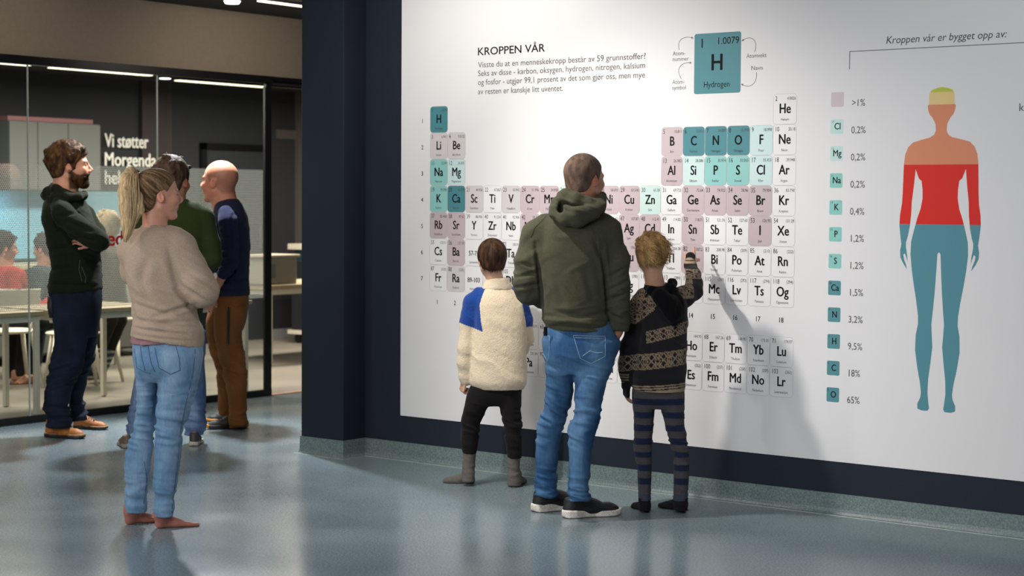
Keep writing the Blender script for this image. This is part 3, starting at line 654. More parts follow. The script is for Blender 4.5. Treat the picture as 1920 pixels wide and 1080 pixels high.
# upper cabinets, pink board on top
M_cab = mat('grey_cabinet', '#646868', .6)
yc = [2.20, 2.52, 2.87, 3.255]
for i in range(len(yc)-1):
    r = empty('wall_cabinet', (BX+.17, (yc[i]+yc[i+1])/2, 1.6), label=['grey wall cabinet, rightmost of the row, beside the white lettering', 'grey wall cabinet second from the right end of the row', 'grey wall cabinet third from the right end of the row'][len(yc)-2-i], cat='cabinet', group='grey wall cabinets')
    b = (yc[i+1]-yc[i])/2
    MB().box((-.17, -b+.001, 0), (.15, b-.001, .64)).build('body', M_cab, r)
    MB().box((.151, -b+.004, .004), (.17, b-.004, .636), .002).build('door', M_cab, r)
MB().box((BX+.02, 2.2, 2.242), (BX+.32, 3.18, 2.285), .003).build('storage_board', mat('pink_board', '#8a6064', .7), label='long dusty pink board lying on top of the grey wall cabinets', cat='board')
MB().box((BX+.004, -.2, .95), (BX+.016, 3.9, 1.598)).build('splashback', mat('blue_splashback', '#7fb4c8', .35), label='light blue glass splashback lit from above under the cabinets', cat='panel')
r = empty('base_cabinet', (BX+.33, 1.6, 0), label='pale counter unit under the blue splashback', cat='cabinet')
MB().box((-.28, -1.8, .08), (.26, 2.2, .88)).build('body', mat('pale_counter', '#4b4a46', .6), r)
MB().box((-.3, -1.82, .88), (.3, 2.22, .92), .003).build('worktop', M_wood, r)
for i in range(7): MB().box((.261, -1.78+i*.57, .1), (.28, -1.24+i*.57, .86), .002).build('door', mat('pale_counter', '#4b4a46', .6), r)
# things through the doorway
M_plastic = mat('clear_plastic', '#8f8a7c', .35, spec=.6)
q0 = onz(538, 541, .745)
r = empty('storage_box', (float(_a[0])-.22, float(q0[1])+.40, .748), rz=0, label='milky plastic storage box with lid and grey label on the doorway table', cat='box')
MB().box((-.15, -.17, 0), (.17, .25, .25), .012).build('tub', M_plastic, r)
MB().box((-.17, -.195, .25), (.19, .275, .275), .006).build('lid', mat('box_lid', '#a49e8d', .4), r)
MB().box((.171, -.13, .06), (.174, -.03, .19)).build('label_card', mat('grey_label', '#6d7072', .6), r)
c0 = onz(549, 643)
r = empty('trolley', (float(c0[0])+.20, float(c0[1])+.30, 0), label='pale topped dark trolley on castors at the far wall of the doorway view', cat='trolley')
MB().box((-.22, -.3, .14), (.22, .5, .88), .005).build('body', mat('dark_trolley', '#1f2226', .5), r); MB().box((-.25, -.33, 1.00), (.25, .53, 1.06), .004).build('worktop', M_wht, r)
MB().box((-.2, -.27, .88), (.2, .47, 1.00)).build('drawer', mat('teal_drawer', '#1f3a3e', .5), r); MB().box((-.25, -.33, .10), (.25, .53, .14)).build('base_plate', M_wht, r)
for sx in (-.17, .17):
    for sy in (-.24, .42):
        MB().tube([(sx, sy-.015, .05), (sx, sy+.015, .05)], .05, 14).build('castor', M_black, r)

# ------------------------------------------------------------------ PEOPLE
M_skin = mat('skin', None, .5, .08, 250, attr=True, var=.05, vscale=60, sss=.12, spec=.4)
M_cloth = mat('cotton_jersey', None, .92, .35, 420, attr=True, var=.09, vscale=90, sheen=.04, spec=.06)
M_knit = mat('wool_knit', None, .95, .8, 330, attr=True, var=.16, vscale=260, sheen=.08, spec=.1)
M_fleece = mat('sherpa_fleece', None, .98, 1.0, 190, attr=True, var=.08, vscale=200, sheen=.2, spec=.05)
M_denim = mat('denim', None, .85, .4, 600, attr=True, var=.12, vscale=120, spec=.15, stretch=(1, 1, .25))
M_hair = mat('hair', None, .65, .5, 300, attr=True, var=.30, vscale=180, stretch=(1, 1, .12), spec=.12)
M_buzz = mat('short_hair', None, .6, .8, 420, attr=True, var=.18, vscale=260, spec=.15)
M_leather = mat('shoe_upper', None, .55, .3, 160, attr=True, var=.08, vscale=60)
M_sole = mat('shoe_sole', None, .5, .15, 120, attr=True)

def ctr(M, f): return M @ np.array(f)
class Fig:
    def __init__(s, label, bx, by, group=None):
        s.bx, s.by = bx, by; s.B = onz(bx, by); d = s.B-CAM; s.z = d@FWD; s.m = s.z/F_PX
        s.root = empty('person', tuple(s.B), rz=YAW, label=label, cat='person', group=group); s.body = Field(); s.fine = [[], [], []]
    def P(s, px, py, d=0.0):
        r = _ray(px, py); t = (d-(CAM-s.B)@FH)/(r@FH); p = CAM+r*t-s.B; return np.array([p@RH, p@FH, p[2]])
    def G(s, px, py):
        p = onz(px, py)-s.B; return np.array([p@RH, p@FH, 0.0])
    def gd(s, py, px): return s.G(px, py)[1]
    def rows(s, rows):
        out = []
        for py, xl, xr, d, hd in rows:
            a, b = s.P(xl, py, d), s.P(xr, py, d); out.append((a[2]/2+b[2]/2, (a[0]+b[0])/2, d, (b[0]-a[0])/2, hd))
        return out
    def chain(s, F, pts, k=.02, flat=None, kk=None):
        """pts: (px,py,d,r_px)"""
        Pn = [(s.P(a, b, c), r*s.m) for a, b, c, r in pts]
        for (a, ra), (b, rb) in zip(Pn[:-1], Pn[1:]): F.cap(a, b, ra, rb, k, flat)
    def make(s, F, name, m, color, res=.007, folds=(), it=1, fine=((), (), ()), fold_fn=None, **kw):
        V, Q = F.mesh(res, fine)
        if it: V = relax(V, Q, it)
        N_ = vnormals(V, Q) if folds or fold_fn else None
        for (w0, ww, amp, fu, fw, tilt, seed) in folds:
            msk = np.exp(-((V[:, 2]-w0)/ww)**2); q = np.stack([V[:, 0]*fu, V[:, 1]*fu, (V[:, 2]+tilt*V[:, 0])*fw], 1)
            V = V+N_*(msk*amp*1.25*wr(q+11.3, seed))[:, None]
        if fold_fn is not None: V = V+N_*fold_fn(V)[:, None]
        c = color(V) if callable(color) else np.tile(np.array(lin(color)), (len(V), 1))
        return qmesh(name, V, Q, m, s.root, c, **kw)
    def zz(s, py): return s.P(s.bx, py, 0)[2]
    def xx(s, px): return s.P(px, s.by-260, 0)[0]
    # ---- head
    def head(s, px, py, d, hpx, yaw, pitch=0, roll=0, neck_to=None, neck_r=5.6, jaw=1.0, child=False):
        S = hpx*s.m/.23*.01; a = math.radians(yaw); Fv = np.array([math.sin(a), math.cos(a), 0]); Rv = np.array([math.cos(a), -math.sin(a), 0]); Uv = np.array([0, 0, 1.])
        p = math.radians(pitch); Fv, Uv = Fv*math.cos(p)+Uv*math.sin(p), Uv*math.cos(p)-Fv*math.sin(p)
        rr = math.radians(roll); Rv, Uv = Rv*math.cos(rr)+Uv*math.sin(rr), Uv*math.cos(rr)-Rv*math.sin(rr)
        C = s.P(px, py, d); s.hC, s.hM, s.hS = C, np.array([Fv, Rv, Uv]), S
        H = lambda f, r, u: C+(Fv*f+Rv*r+Uv*u)*S
        s.H = H; M = s.hM; B = s.body; e = lambda f, r, u, rad, k=1.5: B.ell(H(f, r, u), tuple(np.array(rad)*S), M, k*S)
        e(-1.3, 0, 3.0, (9.5, 7.6, 8.5)); e(2.6, 0, -3.2, (6.7, 6.0*jaw, 7.0), 3)
        if child: e(2.8, 0, -4.0, (6.0, 5.6, 5.5), 3)
        B.ell(H(6.7, 0, -9.4), tuple(np.array((2.0, 2.3, 1.7))*S), M, 2.2*S)
        for q in (-1, 1):
            B.cap(H(-.3, q*5.3*jaw, -5.2), H(5.6, q*1.8, -9.4), 1.7*S, 1.4*S, 2*S)
            B.cap(H(8.0, q*1.2, 1.8), H(6.9, q*4.2, 1.9), .9*S, .9*S, 1.4*S)
            e(6.0, q*4.2, -2.2, (1.9, 1.8, 1.8), 1.8)
            B.ell(H(9.7, q*1.1, -2.9), (.85*S,)*3, M, .6*S)
        B.cap(H(8.3, 0, 1.4), H(10.6, 0, -2.1), .65*S, .95*S, .9*S)
        for q in (-1, 1): B.sub(H(9.6, q*3.1, .5), (1.5*S, 1.7*S, 1.0*S), M, .9*S)
        for q in (-1, 1): B.ell(H(7.2, q*3.1, .3), (1.2*S,)*3, M, .2*S)
        B.cap(H(8.55, -1.5, -5.1), H(8.55, 1.5, -5.1), .5*S, .5*S, .7*S); B.cap(H(8.3, -1.3, -6.2), H(8.3, 1.3, -6.2), .55*S, .55*S, .7*S)
        B.sub(H(9.6, 0, -5.65), (.6*S, 2.2*S, .16*S), M, .3*S)
        for q in (-1, 1):
            ea = np.array([unit(Fv*.9-Rv*q*.0+Uv*.2), unit(Rv*q+Fv*-.35), Uv]); ea[2] = np.cross(ea[0], ea[1])
            B.ell(H(-.8, q*7.5, -.9), (1.55*S, .7*S, 2.7*S), ea, .5*S); B.sub(H(-.3, q*8.5, -.6), (1.0*S, .7*S, 1.9*S), ea, .3*S)
        if neck_to is not None:
            t = np.array(neck_to, float); B.cap(H(-2.6, 0, -4), t, neck_r*S, (neck_r+.7)*S, 2*S); B.cap(H(-.5, 0, -6.5), t+Fv*2.5*S, (neck_r-1.2)*S, (neck_r-1)*S, 2*S)
        r = 12.5*S
        for i in range(3): s.fine[i].append((C[i]-r, C[i]+r, .0042))
    def hc(s, V):
        q = (V-s.hC)@s.hM.T/s.hS; return q[:, 0], q[:, 1], q[:, 2]
    def paint(s, skin, brow=None, beard=None, stub=None, lip=None, bot=None):
        sk = np.array(lin(skin))
        def fn(V):
            c = np.tile(sk, (len(V), 1)); f, r, u = s.hc(V)
            red = np.exp(-(((f-6)/3)**2+((np.abs(r)-4)/2)**2+((u+2.5)/2.2)**2)); c = c*(1+red[:, None]*np.array([.06, -.12, -.14]))
            ear = (np.abs(r) > 7.3) & (u > -4.2) & (u < 2.2) & (f < 1.2) & (f > -3.0); em = np.clip((np.abs(r)-7.2)/.8, 0, 1)*np.exp(-((f+.9)/2.0)**4)*np.exp(-((u+.9)/3.2)**4); c = c*(1+em[:, None]*np.array([.05, -.18, -.22]))
            L = (f > 7.6) & (u < -4.5) & (u > -6.9) & (np.abs(r) < 2.3); c[L] = np.array(lin(lip or '#a5584f'))
            def mixm(m, col): c[:] = c*(1-m[:, None])+np.array(lin(col))*m[:, None]
            if beard:
                jl = np.interp(f, [-1, .5, 3, 5, 7, 9, 11], [-1.0, -1.5, -3.6, -4.2, -3.6, -3.9, -3.9])
                m = np.clip((jl-u)*1.2, 0, 1)*(f > -1.2)*(u > -12.5)*np.clip((f+1.5), 0, 1)*(1-L); m *= np.clip((u+12.5), 0, 1)
                mixm(m*.9, beard)
            if brow:
                b = np.exp(-(((u-2.1)/.45)**2))*(f > 5.5)*(np.abs(r) > 1.2)*(np.abs(r) < 5.2); mixm(np.clip(b, 0, 1)*.85, brow)
            if stub:
                U = np.interp(f, [-12, -5, -1.5, 1.5, 2.5, 6, 9], [-7, -6.5, -3, -2.5, .5, 9, 14]); m = np.clip((u-U)*.7, 0, 1)*np.clip((7.2-u)/4, 0, 1)*(np.abs(r) < 8.2)*(1-ear); mixm(m*.5, stub)
            q_ = (np.abs(np.abs(r)-3.1) < 1.15) & (np.abs(u-.25) < .30) & (f > 7.0); c[q_] = np.array(lin('#75695f')); i_ = q_ & (np.abs(np.abs(r)-3.1) < .5); c[i_] = np.array(lin('#2a2420'))
            if bot is not None: c = bot(V, c)
            return c
        return fn
    def hairfield(s, t=1.2, line=None, lumps=0, lump_r=1.8, seed=1, wide=0, top=0, back=0):
        F = Field(); H, M, S = s.H, s.hM, s.hS
        F.ell(H(-1.5-back/2, 0, 3.0+top/2), tuple(np.array((9.5+t+back/2, 7.6+t*.8+wide, 8.5+t+top/2))*S), M, .01*S)
        F.ell(H(-4.2, 0, -3.0), tuple(np.array((5.0+t*.5, 6.3+t*.5, 6.5))*S), M, 2*S)
        rs = np.random.RandomState(seed)
        for i in range(lumps):
            th = rs.uniform(0, 2*PI); ph = rs.uniform(-.1, 1.35); f, r, u = math.cos(th)*math.cos(ph)*(9.6+t*.6), math.sin(th)*math.cos(ph)*(7.7+t*.6), math.sin(ph)*(8.6+t*.7)
            if f > 7 and u < 5: continue
            dd = unit((rs.uniform(-1, 1), rs.uniform(-1, 1), rs.uniform(-.4, .8)))*lump_r*1.2
            F.cap(H(f-1.4-dd[0]/2, r-dd[1]/2, u+3-dd[2]/2), H(f-1.4+dd[0]/2, r+dd[1]/2, u+3+dd[2]/2), lump_r*S*rs.uniform(.6, 1), lump_r*.5*S, .8*S)
        ln = line or ([-14, -8, -5, -3.2, -2.4, -.8, 1.0, 1.2, 2.6, 3.4, 6, 8, 14], [-7.5, -7.2, -6.5, -5, -1.2, 1.6, .8, -2.4, -2.2, 1.5, 5.2, 7.2, 10])
        C = s.hC
        def cut(x, y, z):
            qx, qy, qz = x-C[0], y-C[1], z-C[2]; f = (M[0][0]*qx+M[0][1]*qy+M[0][2]*qz)/S; u = (M[2][0]*qx+M[2][1]*qy+M[2][2]*qz)/S
            return (np.interp(f, ln[0], ln[1])-u)*.75*S
        lo, hi = C-30*S, C+30*S; F.fn(cut, lo, hi, .5*S, 'i'); return F
    def beard(s, color, color2):
        F = Field(); H, M, S = s.H, s.hM, s.hS
        F.ell(H(2.7, 0, -3.6), tuple(np.array((7.1, 6.5, 7.1))*S), M, .01); F.ell(H(6.9, 0, -9.6), tuple(np.array((2.4, 2.8, 2.2))*S), M, 2.4*S)
        for q in (-1, 1): F.cap(H(-.3, q*5.5, -5.0), H(5.8, q*2.0, -9.4), 2.0*S, 1.9*S, 2*S)
        F.cap(H(9.0, -2.3, -4.1), H(9.0, 2.3, -4.1), .5*S, .5*S, .6*S); C = s.hC
        def cut(x, y, z):
            qx, qy, qz = x-C[0], y-C[1], z-C[2]; f = (M[0][0]*qx+M[0][1]*qy+M[0][2]*qz)/S; u = (M[2][0]*qx+M[2][1]*qy+M[2][2]*qz)/S
            return np.maximum(u-np.interp(f, [-2, .4, 1.5, 3, 5, 7, 8.2, 8.4, 12], [-1.0, -1.2, -3.6, -4.9, -5.6, -5.6, -4.8, -3.7, -3.6]), .2-f)*.8*S
        F.fn(cut, C-30*S, C+30*S, .4*S, 'i')
        F.sub(H(9.6, 0, -5.6), (1.1*S, 2.0*S, .95*S), M, .3*S)
        return s.hair(F, color, color2, .0022, (110, 110, 70), strands=700, slen=.012, swid=.0010, sdir=(0, 0, -1), stand=.25, res=.0035, name='beard')
    def hair(s, F, color, color2=None, amp=.0016, freq=(90, 90, 30), seed=3, res=.0045, strands=0, slen=.03, swid=.0012, sdir=(0, 0, -1), stand=.5, label=None, radial=None, name='hair', m=None, rnd=.35):
        V, Q = F.mesh(res); V = relax(V, Q, 1); N_ = vnormals(V, Q); n = fbm(V*np.array(freq), seed, 3); V = V+N_*((n-.5)*2*amp)[:, None]
        c1 = np.array(lin(color)); c2 = np.array(lin(color2 or color)); t = np.clip((fbm(V*np.array((70, 70, 22)), seed+5, 2)-.3)/.4, 0, 1)[:, None]; c = c1*(1-t)+c2*t
        if radial is not None:
            ax_ = unit(s.hC-radial); e1 = unit(np.cross(ax_, (0, 0, 1.))); e2 = np.cross(ax_, e1); D = V-radial; az = np.arctan2(D@e2, D@e1); nn = fbm(np.stack([np.cos(az)*15+20, np.sin(az)*15+20, (D@ax_)*14], 1), seed, 3); V = V+N_*((nn-.5)*.004)[:, None]; t = np.clip((nn-.36)/.28, 0, 1)[:, None]; c = c1*(1-t)+c2*t
        kw = dict(label=label) if label else {}
        if strands:
            ids = R_.randint(0, len(V), strands); sv = []; sf = []; scl = []; sd = np.array(sdir, float)
            nrm = N_[ids]; tan = sd-nrm*(nrm@sd)[:, None]; tan = tan/(np.linalg.norm(tan, axis=1)[:, None]+1e-6)+R_.normal(0, rnd, tan.shape); tan -= nrm*np.sum(tan*nrm, axis=1)[:, None]; tan /= np.linalg.norm(tan, axis=1)[:, None]
            ln = slen*R_.uniform(.5, 1.2, strands); k = 0; base = len(V)
            P0 = V[ids]-nrm*.001; VV = []
            sidev = np.cross(nrm, tan); sidev /= np.linalg.norm(sidev, axis=1)[:, None]+1e-9
            for j in range(4):
                tt = j/3; c_ = P0+tan*(ln*tt)[:, None]+nrm*(ln*stand*np.sin(tt*PI*.62))[:, None]*.55; wd = swid*(1-tt*.85)
                VV.append(c_-sidev*wd); VV.append(c_+sidev*wd)
            VV = np.stack(VV, 1).reshape(-1, 3); QQ = []
            b0 = base+np.arange(strands)*8
            for j in range(3): QQ.append(np.stack([b0+2*j, b0+2*j+1, b0+2*j+3, b0+2*j+2], 1))
            V = np.concatenate([V, VV]); Q = np.concatenate([Q]+QQ); c = np.concatenate([c, np.repeat(c[ids]*R_.uniform(.75, 1.3, (strands, 1)), 8, axis=0)])
        return qmesh(name, V, Q, m or M_hair, s.root, c, **kw)
    # ---- hand
    def hand(s, F, W, dr, pn, size=1.0, curl=(30, 35, 30), spread=6, curls=None, side=1, thumb=(35, 25), tips=None):
        """W wrist, dr direction to fingers, pn palm normal; side: +1 thumb on cross(dr,pn)"""
        dr = unit(dr); pn = unit(np.array(pn)-dr*(np.array(pn)@dr)); sd = np.cross(dr, pn)*side; c = .01*size; W = np.array(W, float)
        L = [(3.0, 7.2, .82), (1.0, 8.0, .85), (-1.0, 7.4, .80), (-2.9, 5.8, .70)]
        for i in range(4):
            o, ln, r = L[i]; kn = W+dr*(8.8-.3*abs(i-1))*c+sd*o*c; F.cap(W+dr*1.5*c+sd*o*.7*c, kn, 1.45*c, 1.15*c, 1.0*c, (pn, .8))
            cu = curls[i] if curls else curl; a = 0; p = kn; sp = math.radians(spread*(1.5-i)/1.5); dd = unit(dr*math.cos(sp)+sd*math.sin(sp))
            for j, fr in enumerate((.45, .31, .24)):
                a += math.radians(cu[j]); v = dd*math.cos(a)+pn*math.sin(a); q = p+v*ln*fr*c
                F.cap(p, q, r*c*(1-.06*j), r*c*(1-.06*(j+1)), .25*c); p = q
        b = W+dr*2.5*c+sd*3.0*c+pn*.6*c; t1, t2 = map(math.radians, thumb)
        v = unit(dr*math.cos(t1)+sd*math.sin(t1)+pn*.35); q = b+v*3.6*c; F.cap(W+dr*1.2*c+sd*1.2*c, b, 1.3*c, 1.25*c, 1*c); F.cap(b, q, 1.25*c, .95*c, .8*c)
        v2 = unit(v*math.cos(t2)-sd*math.sin(t2)*.6+pn*math.sin(t2)); F.cap(q, q+v2*2.9*c, .95*c, .75*c, .3*c)
        r = 17*c
        P0 = W+dr*8*c
        for i in range(3): s.fine[i].append((P0[i]-11*c, P0[i]+11*c, .0042))
    # ---- feet
    def ff(s, heel, toe):
        a, b = (s.G(*heel), s.G(*toe)) if len(heel) == 2 else (np.array(heel), np.array(toe)); L = np.linalg.norm(b-a); f = (b-a)/L; return a, f, np.array([f[1], -f[0], 0]), L
    def foot_body(s, heel, toe, bare=False, z0=.0, side=1, hsc=1):
        a, f, r, L = s.ff(heel, toe); B = s.body; q = lambda x, y, z: a+f*x*L+r*y*L+np.array([0, 0, z*L+z0]); k = .03*L
        B.cap(q(.12, 0, .11), q(.14, 0, .30), .105*L, .12*L, .06*L); B.cap(q(.10, 0, .09), q(.45, .02*side, .085), .085*L, .08*L, .06*L)
        B.cap(q(.2, 0, .22), q(.55, .02*side, .11), .10*L, .075*L, .08*L); B.cap(q(.45, .05*side, .075), q(.74, .07*side, .06), .07*L, .062*L, .05*L); B.cap(q(.45, -.05*side, .065), q(.70, -.085*side, .05), .06*L, .05*L, .05*L)
        if bare:
            for i, (yy, ln, rr) in enumerate(((.10, .985, .048), (.035, .985, .034), (-.025, .955, .032), (-.08, .92, .030), (-.125, .87, .028))):
                B.cap(q(.72, yy*side, .052), q(ln-rr, yy*side, .038), rr*L, rr*L*.95, .012*L)
            lo = a-.03; 
            for i in range(3):
                l, h = sorted((a[i], (a+f*L)[i])); s.fine[i].append((l-.03, h+.03 if i < 2 else .09, .0045))
        else: B.cap(q(.7, 0, .055), q(.86, 0, .05), .06*L, .045*L, .04*L)
        B.plane((0, 0, .0015), (0, 0, -1)) if False else None
    def foot_in(s, heel, toe, side=1):
        a, f, r, L = s.ff(heel, toe); s.foot_body(tuple(a+f*L*.10), tuple(a+f*L*.84), side=side, z0=.012)
    def shoe(s, heel, toe, style, cu, cs, cl, side=1, name='shoe', hgt=1.0):
        a, f, r, L = s.ff(heel, toe)
        C0 = a
        def loc(x, y, z):
            X, Y = x-C0[0], y-C0[1]; return (X*f[0]+Y*f[1])/L, (X*r[0]+Y*r[1])/L, z/L
        xs = [-.02, 0, .06, .18, .35, .5, .7, .85, .95, 1.0, 1.02]; wr = [0, .06, .115, .135, .118, .128, .175, .155, .10, .035, 0]
        hs = {'run': [.13, .13, .13, .125, .11, .10, .095, .095, .10, .11, .11], 'boot': [.10]*7+[.10, .105, .11, .11], 'trail': [.12, .12, .12, .12, .11, .10, .10, .10, .11, .12, .12]}[style]
        q = lambda x, y, z: a+f*x*L+r*y*L+np.array([0, 0, z*L])
        lo = np.minimum(a, a+f*L)-.06; hi = np.maximum(a, a+f*L)+.06; lo[2] = -.002; hi[2] = .06
        def sole(x, y, z):
            u, v, w_ = loc(x, y, z); wd = np.interp(u, xs, wr)*(1+.10*(1-np.clip(w_/.1, 0, 1))); rock = np.clip(u-.8, 0, 1)**2*.9+np.clip(.08-u, 0, 1)**2*3
            return np.maximum(np.maximum(np.abs(v+.012*side*np.cos(u*5))-wd, w_-np.interp(u, xs, hs)), rock-w_+.002)*L*.8
        F = Field(); F.fn(sole, lo, hi, .004)
        so = s.make(F, 'sole', M_sole, cs, .0055, it=1)
        U = Field(); z0 = .07
        U.cap(q(.12, 0, .12), q(.16, 0, .30*hgt), .115*L, .125*L, .04*L, (r, .95)); U.cap(q(.2, 0, .17), q(.5, 0, .15), .125*L, .115*L, .06*L); U.cap(q(.22, 0, .30*hgt), q(.5, 0, .17), .095*L, .10*L, .08*L)
        U.cap(q(.45, 0, .12), q(.78, 0, .085), .12*L, .115*L, .08*L, (r, 1.12)); U.cap(q(.78, 0, .085), q(.88, 0, .08), .11*L, .085*L, .06*L)
        zc = (.34 if style != 'run' else .31)*hgt*L
        U.plane((0, 0, .055*L), (0, 0, -1)); U.plane((0, 0, zc), (0, 0, 1))
        up = s.make(U, name, M_leather, cu, .0055, it=1); so.parent = up
        lm = MB()
        for i in range(5):
            x = .34+i*.07; z = .322*hgt-i*.0215*hgt
            p = [q(x+.01, -.07, z-.026), q(x, 0, z), q(x+.01, .07, z-.026)]; lm.tube(p, .0036, 5)
            if i < 4: lm.tube([q(x+.01, -.06, z-.020), q(x+.035, 0, z-.006), q(x+.07, .06, z-.038)], .0028, 5)
        if style == 'run':
            lm.tube([q(.33, .02, .27*hgt), q(.27, .08, .30), q(.25, .12, .26)], .003, 5); lm.tube([q(.33, -.02, .27*hgt), q(.33, -.09, .31), q(.4, -.12, .25)], .003, 5)
        lm.build('laces', mat('laces_'+str(cl), cl, .8), up, smooth=True)
        return up
    def finish(s, skin_fn, res=.0075):
        fn = tuple(tuple(x) for x in s.fine); V, Q = s.body.mesh(res, fn); V = relax(V, Q, 1, .35)
        return qmesh('body', V, Q, M_skin, s.root, skin_fn(V))

def add_body(fig, field, o=None):
    if o is None: o = .022 if len(field.sp) > 4 else .014
    g = field.shrunk(o); fig.body.sp = g.sp+fig.body.sp
def creases(p, L):
    """cloth folds drawn as valleys (d>0) or ridges (d<0) along short lines on the near side of a garment"""
    segs = []
    for x0, y0, x1, y1, w_, d in L:
        a, b = p.P(x0, y0), p.P(x1, y1); segs.append((a[[0, 2]], b[[0, 2]], w_*p.m, d*p.m))
    def f(V):
        q = V[:, [0, 2]]; near = np.clip(.5-V[:, 1]*14, 0, 1); out = 0
        for a, b, w_, d in segs:
            ab = b-a; t = np.clip(((q-a)@ab)/(ab@ab), 0, 1); dd = np.linalg.norm(q-a-t[:, None]*ab+0, axis=1); fade = np.sin(np.clip(t, .0, 1)*PI)*.7+.3
            out = out-d*fade*(np.exp(-(dd/w_)**2)-.45*np.exp(-((dd-2.0*w_)/(1.1*w_))**2))
        return out*near
    return f
def band(V, w0, w1, soft=.003): return np.clip((V[:, 2]-w0)/soft+.5, 0, 1)*np.clip((w1-V[:, 2])/soft+.5, 0, 1)
def lerp(c, m, col): return c*(1-m[:, None])+np.array(lin(col))[None, :]*m[:, None]
def denim(base, fade, cz=(), seed=1):
    def fn(V):
        c = np.tile(np.array(lin(base)), (len(V), 1)); n = fbm(V*np.array((14, 14, 5)), seed, 3)
        m = np.clip((n-.35)*1.6, 0, 1)
        for w0, ww, st in cz: m = m*(1-.0)+st*np.exp(-((V[:, 2]-w0)/ww)**2)*n*1.4
        return lerp(c, np.clip(m, 0, 1)*.75, fade)
    return fn
def strip(fig, pts, w_, name, m, parent=None, t=.003):
    mb = MB(); mb.tube([fig.P(*p) for p in pts], w_, 5); return mb.build(name, m, parent or fig.root, smooth=True)
